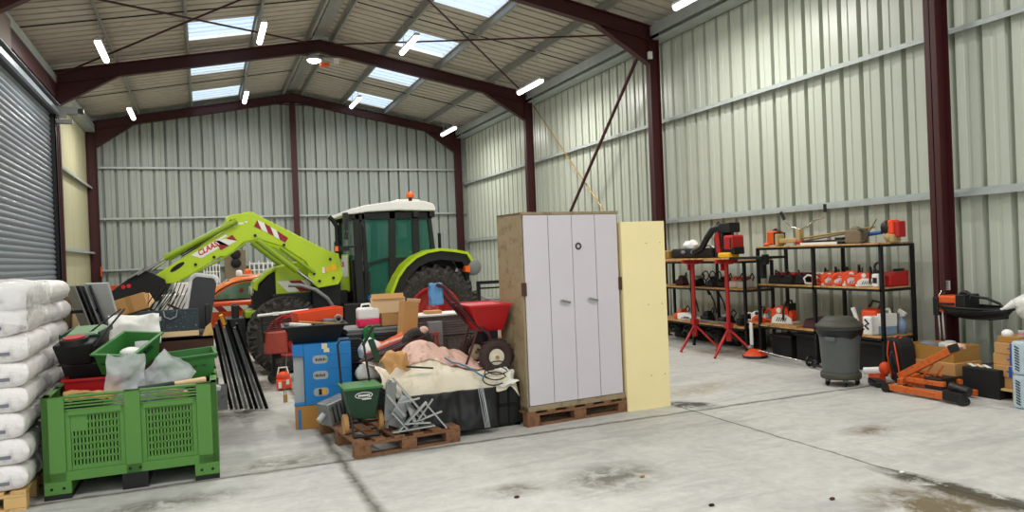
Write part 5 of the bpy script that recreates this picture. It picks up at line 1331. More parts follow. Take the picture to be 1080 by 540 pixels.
# ------------------------------------------------------------------ right wall: shelving
XF, XB = 7.70, 8.28
def shelf_unit(ys, hs, label, top_h, wood='shelf_wood'):
    t = T('steel_shelving', label, 'shelving', ((XF + XB) / 2, (ys[0] + ys[-1]) / 2, 0))
    for y in ys:
        for x in (XF, XB - .04): MB().box(x, x + .04, y - .02, y + .02, 0, top_h).obj('upright', 'black_metal', t)
    for h in hs:
        for i in range(len(ys) - 1):
            mb = MB().box(XF, XF + .03, ys[i], ys[i + 1], h - .05, h - .02).box(XB - .03, XB, ys[i], ys[i + 1], h - .05, h - .02)
            mb.obj('beam', 'black_metal', t)
        for y in ys: MB().box(XF, XB, y - .015, y + .015, h - .05, h - .02).obj('cross_beam', 'black_metal', t)
        for i in range(len(ys) - 1):
            MB().box(XF - .01, XB - .002, ys[i] + (.021 if h < top_h - .05 else 0), ys[i + 1] - (.021 if h < top_h - .05 else 0), h - .019, h).obj('shelf_board', wood, t, bevel=.002)
    return t
shelf_unit([6.73, 7.83, 8.93], [.48, 1.09, 1.645], 'black steel shelving with wooden boards right of the trestles', 1.625)
shelf_unit([9.25, 10.6, 11.9], [.40, 1.0, 1.45], 'black steel shelving behind the red trestles and table board', 1.43)
# trestles with board
def trestle(x, y, lab):
    t = T('trestle', lab, 'trestle', (x, y, 0), 0, 'red steel trestles')
    MB().cyl((x, y, .42), (x, y, 1.42), .032, seg=14).obj('post', 'red_paint', t)
    MB().cyl((x, y, .22), (x, y, .46), .042, seg=14).box(x - .05, x + .05, y - .05, y + .05, .42, .50).obj('socket', 'red_paint', t)
    MB().box(x - .2, x + .2, y - .03, y + .03, 1.42, 1.475).box(x - .05, x + .05, y - .11, y + .11, 1.40, 1.46).box(x - .03, x + .03, y + .08, y + .11, 1.30, 1.46).obj('head', 'red_paint', t, bevel=.004)
    for a in (R(80), R(200), R(-60)):
        MB().tube([(x, y, .40), (x + .12 * math.cos(a), y + .12 * math.sin(a), .30), (x + .42 * math.cos(a), y + .42 * math.sin(a), .015)], .02).obj('leg', 'red_paint', t)
    return t
trestle(7.42, 10.15, 'red steel trestle further back, left of the other'); trestle(7.40, 9.27, 'red steel trestle nearer the camera, right of the other')
t_ = T('table_board', 'long wooden board lying across the two red trestles', 'table board', (7.44, 9.8, 1.476))
MB().box(7.22, 7.66, 8.95, 11.3, 1.476, 1.50).obj('planks', 'shelf_wood', t_, bevel=.002)
MB().box(7.2, 7.66, 8.25, 8.95, 1.476, 1.51).obj('dark_edge', 'black_metal', t_)
MB().box(7.24, 7.30, 8.22, 8.30, 1.40, 1.54).box(7.3, 7.36, 8.35, 8.42, 1.2, 1.476).obj('clamp', 'black_metal', t_)

# --- tools
def chainsaw(loc, rz, label, body='orange_red', side='white_plastic', group='chainsaws on the middle shelf', bar=True, sc=1.0):
    t = T('chainsaw', label, 'chainsaw', loc, 0, group); ORG[t.name] = Vector((0, 0, 0)); t.rotation_euler = (0, 0, rz); t.scale = (sc,) * 3
    MB().prism([(-.17, .03), (.12, .03), (.14, .10), (.11, .16), (.02, .21), (-.10, .21), (-.17, .16)], 'y', -.065, .07).obj('motor_housing', body, t, world=False, bevel=.022, seg=3)
    MB().prism([(-.15, .0), (.15, .0), (.14, .07), (.06, .115), (-.06, .125), (-.13, .08)], 'y', -.09, -.066).box(-.16, .15, -.066, .08, 0, .03).obj('side_cover', side, t, world=False, bevel=.008)
    mb = MB()
    for k in range(5): mb.obox((-.055 + .03 * k, -.0915, .055), (.010, .004, .055), (0, .5, 0))
    mb.obj('cooling_slots', 'black_plastic', t, world=False)
    MB().cyl((-.04, -.08, .165), (-.04, -.066, .165), .032, seg=18).obj('cap', side if body != 'white_plastic' else 'black_plastic', t, world=False)
    MB().tube([(.04, -.10, .05), (.05, -.11, .19), (.05, -.03, .285), (.05, .06, .28), (.06, .09, .16), (.06, .085, .04)], .013).obj('front_handle', 'black_plastic', t, world=False)
    MB().tube([(-.14, 0, .15), (-.24, 0, .17), (-.30, 0, .12), (-.28, 0, .03), (-.16, 0, .02)], .018).obj('rear_handle', body, t, world=False)
    MB().box(.085, .10, -.07, .08, .12, .25).obj('hand_guard', 'black_plastic', t, world=False, bevel=.004)
    MB().cyl((-.05, .071, .09), (-.05, .082, .09), .055, seg=18).obj('starter_cover', 'black_plastic', t, world=False)
    if bar: MB().prism([(.13, .03), (.50, .035), (.53, .06), (.50, .085), (.13, .09)], 'y', -.045, -.038).obj('guide_bar', 'steel_grey', t, world=False)
    return t
ZM, ZL, ZT = 1.092, .482, 1.647
ang = R(180) + R(8)
for i, (y, lab) in enumerate([(7.68, 'leftmost orange and white chainsaw on the middle shelf'), (7.49, 'second orange chainsaw from the left on the middle shelf'), (7.30, 'third orange chainsaw from the left on the middle shelf'), (7.11, 'orange chainsaw nearest the shelf post')]):
    chainsaw((7.90, y, ZM), R(-52), lab, bar=False, sc=.86 if i != 2 else .95)
chainsaw((7.93, 7.83 + .06, ZM), R(-52), 'red tipped white chainsaw at the left end of the middle shelf row', 'white_plastic', 'orange_red', bar=False, sc=.8)
t_ = T('petrol_blower', 'cream and black machine head left of the red cases', 'garden machine', (7.95, 6.68, ZM))
MB().box(7.74, 7.86, 6.80, 6.90, ZM, ZM + .17).obj('housing', 'white_plastic', t_, bevel=.02)
MB().torus((7.82, 6.86, ZM + .25), .055, .014, 'x').box(7.77, 7.85, 6.82, 6.88, ZM + .17, ZM + .21).box(7.735, 7.741, 6.82, 6.88, ZM + .05, ZM + .12).obj('handle', 'black_plastic', t_)
t_ = T('red_toolbox', 'long red box at the right end of the middle shelf', 'toolbox', (8.05, 6.45, ZM))
for k in range(1): 
    MB().box(7.86, 8.24, 6.76 - .0, 7.0, ZM + .0, ZM + .001).v.clear() if False else None
MB().prism([(7.89, ZM), (8.23, ZM), (8.23, ZM + .2), (7.90, ZM + .15)], 'y', 6.76, 7.0).obj('case', 'red_paint', t_, bevel=.015)
MB().box(7.98, 8.15, 6.76, 6.78, ZM + .19, ZM + .22).obj('handle', 'black_plastic', t_)
# widen the right bay with an end bracket shelf so the box has something to stand on
# left part of middle shelf: dark tools with red
for i, (y, c1, c2, lab) in enumerate([(8.2, 'black_plastic', 'maroon', 'dark maroon machine right of the red topped black one'), (8.45, 'black_plastic', 'red_paint', 'black machine with red top on the middle shelf'), (8.72, 'black_plastic', 'decal_red', 'black machine at the left end of the middle shelf')]):
    t_ = T('hedge_trimmer', lab, 'garden machine', (7.98, y, ZM)); ORG[t_.name] = Vector((0, 0, 0)); t_.rotation_euler = (0, 0, R(12 * (i - 1)))
    MB().prism([(-.2, 0), (.2, 0), (.17, .10), (-.15, .13)], 'y', -.12, .12).obj('body', c1, t_, world=False, bevel=.02)
    MB().prism([(-.12, .11), (.12, .10), (.08, .16), (-.10, .17)], 'y', -.10, .05).obj('cover', c2, t_, world=False, bevel=.02)
    MB().tube([(-.15, -.1, .08), (-.2, -.1, .16), (-.15, .0, .2), (-.1, .05, .14)], .012).obj('handle', 'black_plastic', t_, world=False)
# lower shelf items
chainsaw((7.92, 8.62, ZL + .02), R(-78), 'big orange chainsaw on the lowest shelf', bar=False, group='tools on the lowest shelf', sc=1.2)
chainsaw((7.82, 9.04, ZL + .02), R(-70), 'cream and orange trimmer head at the lowest shelf end', 'white_plastic', 'orange_red', bar=False, group='tools on the lowest shelf', sc=.8)
S(MB().box(7.72, 8.1, 8.2, 9.24, ZL, ZL + .019), 'loose_plank', 'shelf_wood', 'loose plank overhanging the left end of the lowest shelf', 'plank')
t_ = T('white_guard', 'white bar hanging down in front of the lowest shelf end', 'tool guard', (7.64, 9.05, .18))
MB().box(7.64, 7.66, 9.03, 9.09, .16, .50).obj('blade_guard', 'white_plastic', t_, bevel=.004)
S(MB().prism([(7.8, ZL), (8.2, ZL), (8.15, ZL + .14), (7.86, ZL + .12)], 'y', 7.9, 8.18), 'maroon_case', 'maroon', 'maroon case right of the big orange chainsaw', 'case', bevel=.02)
t_ = T('fuel_can', 'tall orange red fuel can leaning on the lowest shelf behind the bin', 'jerrycan', (7.95, 7.1, ZL)); t_.rotation_euler = (0, 0, R(10)); ORG[t_.name] = Vector((0, 0, 0))
MB().prism([(-.12, 0), (.12, 0), (.12, .24), (.02, .33), (-.12, .30)], 'y', -.13, .08).obj('can_body', 'orange_red', t_, world=False, bevel=.025, seg=3)
MB().tube([(-.02, -.1, .31), (-.02, -.14, .40), (.0, -.02, .42), (0, .04, .34)], .016).obj('handle', 'black_plastic', t_, world=False)
MB().cyl((-.1, .12, .1), (-.1, .2, .33), .02, .03).obj('spout', 'white_plastic', t_, world=False)
for y, m_, lab, h_ in ((6.98, 'white_plastic', 'white canister with black mark by the shelf post', .24), ):
    t_ = T('canister', lab, 'canister', (7.8, y, ZL)); MB().box(7.72, 7.88, y - .07, y + .07, ZL, ZL + h_).obj('body', m_, t_, bevel=.02)
    MB().tube([(7.71, y - .03, ZL + .08), (7.715, y + .03, ZL + .12), (7.715, y - .03, ZL + .15), (7.71, y + .02, ZL + .20)], .012).obj('mark', 'black_plastic', t_)
t_ = T('canister', 'white canister with blue grey fluid and loop handle', 'canister', (7.95, 6.86, ZL))
MB().box(7.84, 8.04, 6.80, 6.93, ZL, ZL + .12).obj('fluid_part', 'fluid_blue', t_, bevel=.02)
MB().box(7.841, 8.039, 6.801, 6.929, ZL + .11, ZL + .27).tube([(7.88, 6.865, ZL + .26), (7.9, 6.865, ZL + .32), (7.98, 6.865, ZL + .32), (8.0, 6.865, ZL + .26)], .018).obj('body', 'can_white', t_, bevel=.03)
# extend: spray bottle to the right
t_ = T('spray_bottle', 'clear spray bottle with blue fluid and white trigger head', 'bottle', (8.12, 6.83, ZL))
MB().lathe([(0, 0), (.05, 0), (.05, .14), (.02, .2), (.02, .23)], (8.14, 6.82, ZL), seg=18).obj('bottle', 'fluid_blue', t_, )
MB().obox((8.13, 6.80, ZL + .27), (.03, .11, .05), (.5, 0, 0)).cyl((8.14, 6.82, ZL + .22), (8.14, 6.82, ZL + .26), .022).obj('trigger_head', 'white_plastic', t_)
# top shelf: brush cutters
t_ = T('brush_cutter', 'orange brush cutter with upright bent handlebar on the top shelf', 'brush cutter', (7.95, 8.0, ZT))
MB().box(7.88, 8.06, 8.74, 8.92, ZT + .02, ZT + .23).obj('engine', 'orange_paint', t_, bevel=.025)
MB().torus((7.97, 8.80, ZT + .16), .09, .02, 'x').box(7.87, 8.05, 8.70, 8.75, ZT + .02, ZT + .2).obj('guard', 'black_plastic', t_)
MB().box(7.86, 8.0, 8.66, 8.72, ZT, ZT + .18).box(7.88, 7.98, 8.28, 8.66, ZT + .04, ZT + .11).box(7.88, 7.97, 8.24, 8.32, ZT + .02, ZT + .24).obj('gearbox', 'khaki', t_, bevel=.015)
MB().cyl((7.93, 8.7, ZT + .06), (7.93, 7.0, ZT + .20), .014).obj('shaft', 'brass', t_)
MB().tube([(7.93, 8.28, ZT + .24), (7.93, 8.42, ZT + .26), (7.9, 8.50, ZT + .34), (7.88, 8.56, ZT + .46)], .013).tube([(7.93, 8.28, ZT + .24), (7.93, 8.12, ZT + .26), (7.93, 8.0, ZT + .34), (7.9, 7.85, ZT + .36), (7.85, 7.74, ZT + .37), (7.83, 7.70, ZT + .42), (7.83, 7.70, ZT + .52)], .011).obj('handlebar', 'chrome', t_)
MB().cyl((7.89, 8.53, ZT + .38), (7.87, 8.58, ZT + .50), .022).obj('grip', 'black_plastic', t_); MB().cyl((7.83, 7.70, ZT + .44), (7.83, 7.70, ZT + .55), .022).obj('grip', 'black_plastic', t_)
t_ = T('brush_cutter', 'green grey shafted cutter with round guard lying on the top shelf', 'brush cutter', (8.05, 7.6, ZT))
MB().cyl((8.1, 8.5, ZT + .05), (8.0, 7.3, ZT + .16), .013).cyl((7.85, 8.1, ZT + .05), (7.85, 7.3, ZT + .04), .012).obj('shaft', 'board_brown', t_)
MB().box(7.84, 7.99, 7.14, 7.40, ZT + .0, ZT + .18).ball((7.92, 7.28, ZT + .18), (.06, .08, .05)).obj('gear_head', 'board_brown', t_, bevel=.02)
MB().torus((7.86, 7.13, ZT + .10), .08, .02, 'x').cyl((7.86, 7.05, ZT + .1), (7.90, 6.93, ZT + .3), .006).obj('line_guard', 'barrel_lid', t_)
S(MB().box(7.80, 7.82, 7.5, 8.15, ZT, ZT + .035), 'white_strip', 'white_plastic', 'long white strip along the front of the top shelf', 'strip')
S(MB().box(7.83, 7.88, 7.55, 8.2, ZT, ZT + .06).box(7.84, 7.9, 7.42, 7.56, ZT, ZT + .09), 'black_tool', 'black_plastic', 'black tool behind the white strip on the top shelf', 'tool')
S(MB().cyl((7.86, 8.12, ZT + .03), (7.84, 8.26, ZT + .05), .03), 'red_grip', 'red_paint', 'small red grip beside the cutter gearbox', 'grip')
S(MB().ball((7.84, 8.86, ZT + .03), (.05, .05, .028)), 'lid_disc', 'orange_paint', 'small orange cap at the left end of the top shelf', 'cap')
t_ = T('trimmer_engine', 'orange white and black trimmer engine at the right end of the top shelf', 'trimmer', (7.98, 6.72, ZT)); 
MB().ball((7.95, 6.82, ZT + .19), (.08, .08, .09)).obj('black_cover', 'black_plastic', t_)
MB().box(7.9, 8.04, 6.70, 6.78, ZT + .10, ZT + .28).obj('orange_cover', 'orange_red', t_, bevel=.02)
MB().ball((7.95, 6.78, ZT + .07), (.07, .08, .06)).box(7.88, 8.02, 6.68, 6.74, ZT, ZT + .1).obj('tank', 'khaki', t_, bevel=.015)
MB().box(7.92, 8.05, 6.63, 6.70, ZT + .06, ZT + .26).obj('red_side', 'red_paint', t_, bevel=.015)
MB().cyl((7.95, 6.9, ZT + .13), (7.95, 7.12, ZT + .11), .025).obj('drive_tube', 'label_blue', t_)
S(MB().box(7.85, 8.2, 6.76, 6.98, ZT, ZT + .02), 'red_magazine', 'maroon', 'flat dark red sheet below the trimmer engine', 'sheet') if False else None
# things on the table board
ZB = 1.512
t_ = T('backpack_blower', 'red and black backpack blower standing on the table board', 'leaf blower', (7.4, 9.2, 1.501))
MB().prism([(9.20, 1.50), (9.42, 1.50), (9.44, 1.80), (9.38, 1.96), (9.28, 2.0), (9.22, 1.85)], 'x', 7.3, 7.55).obj('back_frame', 'black_plastic', t_, bevel=.03)
MB().prism([(9.24, 1.58), (9.32, 1.58), (9.36, 1.86), (9.28, 1.90)], 'x', 7.26, 7.30).obj('red_side', 'red_paint', t_, bevel=.01)
MB().box(7.28, 7.52, 8.98, 9.18, 1.62, 1.84).obj('engine_cover', 'red_paint', t_, bevel=.03)
MB().box(7.30, 7.5, 8.96, 9.22, 1.55, 1.66).box(7.27, 7.5, 9.0, 9.02, 1.64, 1.8).box(7.3, 7.5, 9.04, 9.3, 1.88, 2.03).obj('engine', 'black_plastic', t_, bevel=.02)
MB().tube([(7.35, 9.3, 1.98), (7.32, 9.45, 1.95), (7.30, 9.58, 1.82), (7.28, 9.7, 1.66), (7.28, 9.9, 1.60)], [.05, .055, .05, .05, .05], 12).obj('blower_tube', 'black_plastic', t_)
MB().torus((7.33, 9.32, 2.0), .05, .012, 'x').obj('carry_loop', 'black_plastic', t_)
MB().box(7.25, 7.45, 9.02, 9.28, 1.502, 1.58).obj('fuel_tank', 'yellow', t_, bevel=.02, label='yellowish fuel tank')
t_ = T('tool_roll', 'long black tool roll lying on the table board', 'tool roll', (7.4, 10.0, 1.501))
MB().box(7.28, 7.5, 9.45, 10.55, 1.502, 1.66).obj('roll', 'black_matte', t_, bevel=.04, seg=3)
MB().ball((7.28, 10.2, 1.6), (.02, .06, .03)).ball((7.28, 9.95, 1.6), (.02, .04, .03)).obj('buckle', 'print_grey', t_)
S(MB().box(7.24, 7.46, 10.58, 10.86, 1.501, 1.64), 'tan_case', 'brass', 'small tan yellow case at the left of the black tool roll', 'case', bevel=.02)
S(MB().box(7.3, 7.6, 10.9, 11.2, 1.501, 1.55), 'red_pouch', 'red_paint', 'flat red pouch at the far left end of the table board', 'pouch', bevel=.015)
S(MB().box(7.3, 7.55, 10.92, 11.25, 1.552, 1.62), 'black_pouch', 'black_plastic', 'black pouch on the flat red pouch', 'pouch', bevel=.02)
mb = MB().ball((7.55, 10.35, 1.70), (.10, .16, .10), 18, 12)
for v in mb.v: v += Vector((nz(v.x * 14, v.y * 14, v.z * 14), nz(v.y * 14, v.z * 14, 2), nz(v.z * 14, v.x * 14, 3))) * .04
S(mb, 'white_bag', 'white_plastic', 'crumpled white bag on the table board beside the tool roll', 'bag')
mb = MB(); crumple(mb, (7.56, 9.85, 1.68), (.1, .5, 0), (R(12), R(30), 0), 51, .05); S(mb, 'paper_sheet', 'paper_white', 'crumpled white paper behind the black tool roll', 'paper', solid=.003)
# left shelves behind trestles
random.seed(5)
def small_tool(x, y, z, kind, label, rz=0.0):
    t = T('power_tool', label, 'tool', (x, y, z), 0, None); ORG[t.name] = Vector((0, 0, 0)); t.rotation_euler = (0, 0, rz)
    c1, c2 = kind
    MB().prism([(-.14, 0), (.13, 0), (.12, .10), (-.06, .14)], 'y', -.08, .08).obj('body', c1, t, world=False, bevel=.02)
    MB().prism([(-.10, .10), (.08, .09), (.05, .17), (-.07, .18)], 'y', -.05, .05).obj('top_cover', c2, t, world=False, bevel=.015)
    MB().tube([(-.13, 0, .08), (-.2, 0, .16), (-.12, .03, .22), (-.05, .03, .16)], .011).obj('handle', 'black_plastic', t, world=False)
ylist = [(9.5, ('white_plastic', 'red_paint'), 'red topped white tool right of the nearer trestle, middle shelf'), (9.72, ('can_white', 'orange_red'), 'white and orange tool just left of it, middle shelf'),
         (10.0, ('black_plastic', 'black_metal'), 'black looped tool between the trestles, middle shelf'), (10.3, ('dark_grey', 'black_plastic'), 'grey black tool between the trestles, left of the looped one'),
         (10.75, ('black_matte', 'steel_grey'), 'dark tool left of the further trestle, middle shelf'), (11.2, ('maroon', 'black_plastic'), 'maroon and black tool at the far end of the middle shelf')]
for y, kd, lab in ylist: small_tool(7.95, y, 1.001, kd, lab, random.uniform(-.6, .6) + PI)
for k, y in enumerate((10.05, 10.2, 10.38)):
    mb = MB().torus((7.85, y, 1.0 + .19), .075, .01, 'x'); mb.cyl((7.85, y, 1.0), (7.85, y, 1.12), .012)
    S(mb, 'looped_handle', 'black_metal', '%s black looped handle standing between the trestles' % ['right', 'middle', 'left'][k], 'handle', 'looped handles on the shelf')
lo = [(9.55, ('black_metal', 'black_plastic'), 'black machine right of the nearer trestle, lowest shelf'), (10.0, ('black_plastic', 'steel_grey'), 'black and steel machine between the trestles, lowest shelf'), (10.5, ('black_plastic', 'black_metal'), 'black machine left of the further trestle, lowest shelf'), (11.25, ('orange_red', 'orange_paint'), 'orange saw at the far end of the lowest shelf')]
for y, kd, lab in lo: small_tool(7.95, y, .401, kd, lab, random.uniform(-.4, .4) + PI)
t_ = T('white_blower', 'long white machine cover at the left of the lowest shelf', 'tool', (7.82, 10.85, .401))
MB().prism([(10.55, .401), (11.1, .401), (11.1, .52), (10.9, .54), (10.55, .46)], 'x', 7.74, 7.86).obj('cover', 'white_plastic', t_, bevel=.02)
MB().box(7.735, 7.741, 10.75, 10.9, .44, .47).obj('marking', 'black_plastic', t_)
S(MB().box(7.68, 7.70, 9.6, 10.9, .44, .46), 'long_blade', 'steel_grey', 'long thin steel blade along the front of the lowest shelf', 'blade')
for k, (y, zz) in enumerate(((10.75, .95), (10.25, .92), (10.0, .9))):
    mb = MB().tube([(7.95, y, .55), (7.93, y + .04, .75), (7.88, y + .09, zz)], .014).cyl((7.88, y + .09, zz - .06), (7.86, y + .11, zz + .03), .022)
    S(mb, 'upright_handle', 'black_metal', '%s black upright tool handle on the lowest shelf' % ['leftmost', 'middle', 'rightmost'][k], 'handle', 'upright handles on the lowest shelf')
for k, y in enumerate((9.7, 10.3, 10.95, 11.5)):
    mb = MB()
    for j in range(4): mb.tube([(7.96 + .16 * math.cos(a) * (1 - .1 * j), y + .2 * math.sin(a), .12 + .03 * j + .1 * abs(math.sin(a * 1.5 + j))) for a in [2 * PI * i / 16 for i in range(16)]], .018, 6)
    S(mb, 'hose_coil', 'black_plastic', '%s dark hose coil on the floor under the left shelving' % ['nearest', 'second', 'third', 'farthest'][k], 'hose', 'hose coils under the shelving')
for k, (y0, y1, h_) in enumerate(((6.8, 7.28, .40), (7.34, 7.78, .36), (7.9, 8.36, .40), (8.42, 8.86, .34))):  # black boxes added to darken the shaded space under the shelving
    t_ = T('shade_filler', '%s added black box for the shade under the shelving by the grey barrel' % ['nearest', 'second', 'third', 'farthest'][k], 'box', (8.05, (y0 + y1) / 2, 0), 0, 'added black shade boxes under the shelf')
    MB().box(7.84, 8.22, y0 + .02, y1 - .02, 0, h_ - .04).obj('body', 'black_matte', t_, bevel=.015)
    MB().box(7.82, 8.23, y0, y1, h_ - .05, h_).obj('lid', 'black_plastic', t_, bevel=.01)
for k, (y0, y1) in enumerate(((9.4, 9.9), (10.0, 10.5), (10.72, 11.2), (11.3, 11.8))):  # thin dark boxes added to deepen the shade below the left shelving
    t_ = T('shade_filler', '%s added dark box for the shade behind the hose coils under the trestles' % ['nearest', 'second', 'third', 'farthest'][k], 'box', (8.2, (y0 + y1) / 2, 0), 0, 'added shade boxes behind the hose coils')
    MB().box(8.17, 8.235, y0, y1, 0, .33).obj('body', 'black_matte', t_, bevel=.01)
# trimmer lying on the floor
t_ = T('line_trimmer', 'orange guarded trimmer with long steel shaft lying on the floor', 'trimmer', (7.6, 8.5, 0))
mb = MB()
mb.lathe([(0, .12), (.08, .11), (.17, .04), (.18, .0), (.16, .0), (.0, .05)], (7.55, 8.88, .01), seg=28); mb.obj('guard', 'orange_red', t_)
MB().torus((7.55, 8.88, .022), .17, .016, 'z').obj('rim', 'black_plastic', t_)
MB().cyl((7.55, 8.95, .12), (7.50, 7.75, .06), .013).obj('shaft', 'chrome', t_)
MB().ball((7.55, 8.97, .14), (.05, .05, .04)).obj('gear_head', 'steel_grey', t_)
MB().torus((7.48, 7.72, .09), .055, .02, 'y').torus((7.46, 7.62, .07), .04, .015, 'x').cyl((7.48, 7.7, .05), (7.4, 7.4, .05), .018).obj('harness_end', 'black_plastic', t_)
# ------------------------------------------------------------------ grey wheeled bin
BX, BY = 6.88, 6.62
t_ = T('wheeled_barrel', 'round grey rubbish barrel with lid on a wheeled dolly', 'rubbish bin', (BX, BY, 0))
MB().lathe([(.0, .14), (.195, .14), (.20, .16), (.232, .64), (.25, .66), (.25, .70), (.24, .70), (.22, .66), (.19, .2), (0, .19)], (BX, BY, 0), seg=48).obj('barrel', 'barrel_grey', t_)
MB().lathe([(0, .74), (.20, .735), (.225, .72), (.235, .70), (.262, .695), (.262, .66), (.25, .66)], (BX, BY, .02), seg=48).lathe([(0, .80), (.16, .80), (.2, .765), (.21, .74)], (BX, BY, .0), seg=40).obj('lid', 'barrel_lid', t_)
mb = MB()
prof = []
for k in range(49):
    a = 2 * PI * k / 48; prof.append(a)
mb.grid(lambda u, v: (BX + (.268 - .03 * v + .008 * nz(u * 40, v * 3)) * math.cos(2 * PI * u), BY + (.268 - .03 * v + .008 * nz(u * 40, v * 3)) * math.sin(2 * PI * u), .66 - v * (.08 + .03 * nz(math.cos(2 * PI * u) * 2, math.sin(2 * PI * u) * 2))), 72, 5)
mb.obj('liner_bag', 'black_plastic', t_)
for a in (R(200), R(20)):
    c = Vector((BX + .235 * math.cos(a), BY + .235 * math.sin(a), .56)); MB().obox(c, (.06, .12, .05), (0, 0, a)).obj('grip', 'barrel_grey', t_, bevel=.01)
MB().lathe([(0, .085), (.22, .085), (.225, .10), (.225, .14), (.215, .155), (0, .155)], (BX, BY, 0), seg=40).obj('dolly', 'barrel_lid', t_)
for k in range(5):
    a = R(-120 + 72 * k); x, y = BX + .175 * math.cos(a), BY + .175 * math.sin(a)
    c = MB().torus((x, y, .036), .023, .012, 'y', 18, 8).cyl((x, y - .012, .036), (x, y + .012, .036), .02).obj('caster', 'black_plastic', t_)
    MB().box(x - .022, x + .022, y - .018, y + .018, .055, .088).obj('caster_fork', 'steel_grey', c)
# ------------------------------------------------------------------ far right junk
t_ = T('backpack_sprayer', 'black backpack with orange piping leaning by the shelf post', 'backpack', (7.45, 6.3, 0)); t_.rotation_euler = (0, R(-6), R(-20)); t_.location = (7.52, 6.28, 0.0); ORG[t_.name] = Vector((0, 0, 0))
MB().prism([(-.15, .02), (.15, .02), (.17, .45), (.12, .54), (-.10, .54), (-.14, .45)], 'x', -.10, .10).obj('pack', 'black_matte', t_, world=False, bevel=.04, seg=3)
MB().tube([(-.105, -.09, .10), (-.115, -.10, .35), (-.10, -.06, .50), (0, -.05, .55), (.02, -.02, .5)], .009).tube([(-.105, .09, .08), (-.115, .10, .35), (-.10, .06, .50), (0, .05, .55)], .009).obj('piping', 'orange_red', t_, world=False)
MB().ball((-.05, .02, .25), (.09, .10, .18)).obj('front_pad', 'black_plastic', t_, world=False)
S(MB().box(-.18, .12, -.07, .05, 0, .075), 'flat_black_tool', 'black_plastic', 'black low tool base in front of the backpack', 'tool', bevel=.02)
place(bpy.data.objects['flat_black_tool'], (7.14, 6.34, 0), (0, 0, R(60)))
t_ = T('white_nozzle', 'white capped orange hose end on the floor left of the backpack', 'nozzle', (7.4, 6.62, .0))
MB().cyl((7.36, 6.72, .10), (7.44, 6.54, .12), .045, seg=16).obj('cap', 'white_plastic', t_); MB().ball((7.46, 6.5, .15), (.08, .07, .08)).box(7.36, 7.46, 6.5, 6.66, 0, .07).obj('grip', 'orange_red', t_)
S(MB().tube([(7.30, 6.78, .03), (7.15, 6.72, .04), (7.05, 6.70, .03)], .015).tube([(7.36, 6.8, .06), (7.2, 6.9, .06), (7.12, 6.85, .03)], .013), 'black_hose', 'black_plastic', 'black hose on the floor between grey barrel and backpack', 'hose')
# orange transmission crane / jack
t_ = T('floor_jack', 'orange floor crane folded flat with long inclined arm', 'floor jack', (7.05, 5.6, 0))
A = Vector((6.98, 5.98, 0)); Bv = Vector((6.98, 5.18, 0))
def beam(a, b, w, h, m, n, bev=.006):
    a, b = Vector(a), Vector(b); mb = MB(); q = (b - a).to_track_quat('X', 'Z').to_matrix().to_4x4(); mb.T = Matrix.Translation(a) @ q
    mb.box(0, (b - a).length, -w / 2, w / 2, -h / 2, h / 2); return mb.obj(n, m, t_, bevel=bev)
beam((6.94, 6.0, .06), (6.96, 5.22, .055), .06, .065, 'jack_orange', 'base_leg'); beam((7.30, 6.05, .06), (7.36, 5.3, .055), .06, .065, 'jack_orange', 'base_leg')
beam((6.94, 5.34, .075), (6.945, 5.12, .07), .08, .09, 'black_metal', 'leg_end')
for xa, ya, ra in ((6.90, 6.03, .05), (6.90, 5.14, .04), (7.28, 6.08, .05)): MB().cyl((xa, ya, ra), (xa + .09, ya, ra), ra, seg=18).obj('wheel', 'black_plastic', t_)
beam((7.10, 6.0, .16), (7.08, 5.30, .55), .055, .075, 'jack_orange', 'boom'); beam((7.06, 5.36, .53), (7.08, 5.28, .56), .06, .08, 'black_metal', 'boom_end')
beam((7.0, 5.92, .12), (7.36, 5.98, .14), .06, .07, 'jack_orange', 'cross_member'); beam((7.02, 5.84, .16), (7.0, 5.38, .17), .05, .05, 'jack_orange', 'upper_rail'); beam((7.25, 5.84, .16), (7.25, 5.38, .17), .05, .05, 'jack_orange', 'upper_rail')
beam((7.1, 5.72, .18), (7.12, 5.60, .34), .02, .02, 'jack_orange', 'lattice_bar'); beam((7.1, 5.60, .18), (7.12, 5.48, .34), .02, .02, 'jack_orange', 'lattice_bar'); beam((7.1, 5.75, .25), (7.12, 5.5, .23), .02, .02, 'jack_orange', 'lattice_bar')
MB().box(7.0, 7.25, 5.42, 5.62, .10, .22).cyl((7.05, 5.35, .15), (7.05, 5.15, .12), .05).obj('hydraulic_unit', 'black_plastic', t_, bevel=.01)
# yellow brown open carton and boxes below
S(MB().box(7.5, 8.0, 5.55, 6.35, 0, .155), 'black_flat_box', 'black_matte', 'flat black box under the yellow brown carton', 'box', bevel=.01)
S(MB().box(7.52, 7.95, 5.65, 6.25, .156, .30), 'inner_carton', 'cardboard', 'carton under the open yellow brown box', 'box', bevel=.006)
t_ = T('open_yellow_carton', 'yellow brown open carton full of parts behind the orange crane', 'box', (7.75, 5.98, .301))
o = tub(MB(), .42, .62, .17, .01, .008, 0).obj('carton', 'tape_tan', t_, world=False); o.location = (0, 0, 0)
for i, (c, m_, lb) in enumerate([((7.70, 6.10, .44), 'print_grey', 'grey metal parts at the left of the open carton'), ((7.78, 5.92, .45), 'pale_grey', 'pale plastic wrap bundle in the open carton'), ((7.72, 5.78, .44), 'tarp_pink', 'pinkish wrapped part at the right of the open carton')]):
    mb = MB().ball(c, (.10, .09, .05), 14, 10)
    for v in mb.v: v += Vector((nz(v.x * 14, v.y * 14, v.z * 14), nz(v.y * 14, v.z * 14, 2), nz(v.z * 14, v.x * 14, 3))) * .05
    S(mb, 'wrapped_part', m_, lb, 'parts')
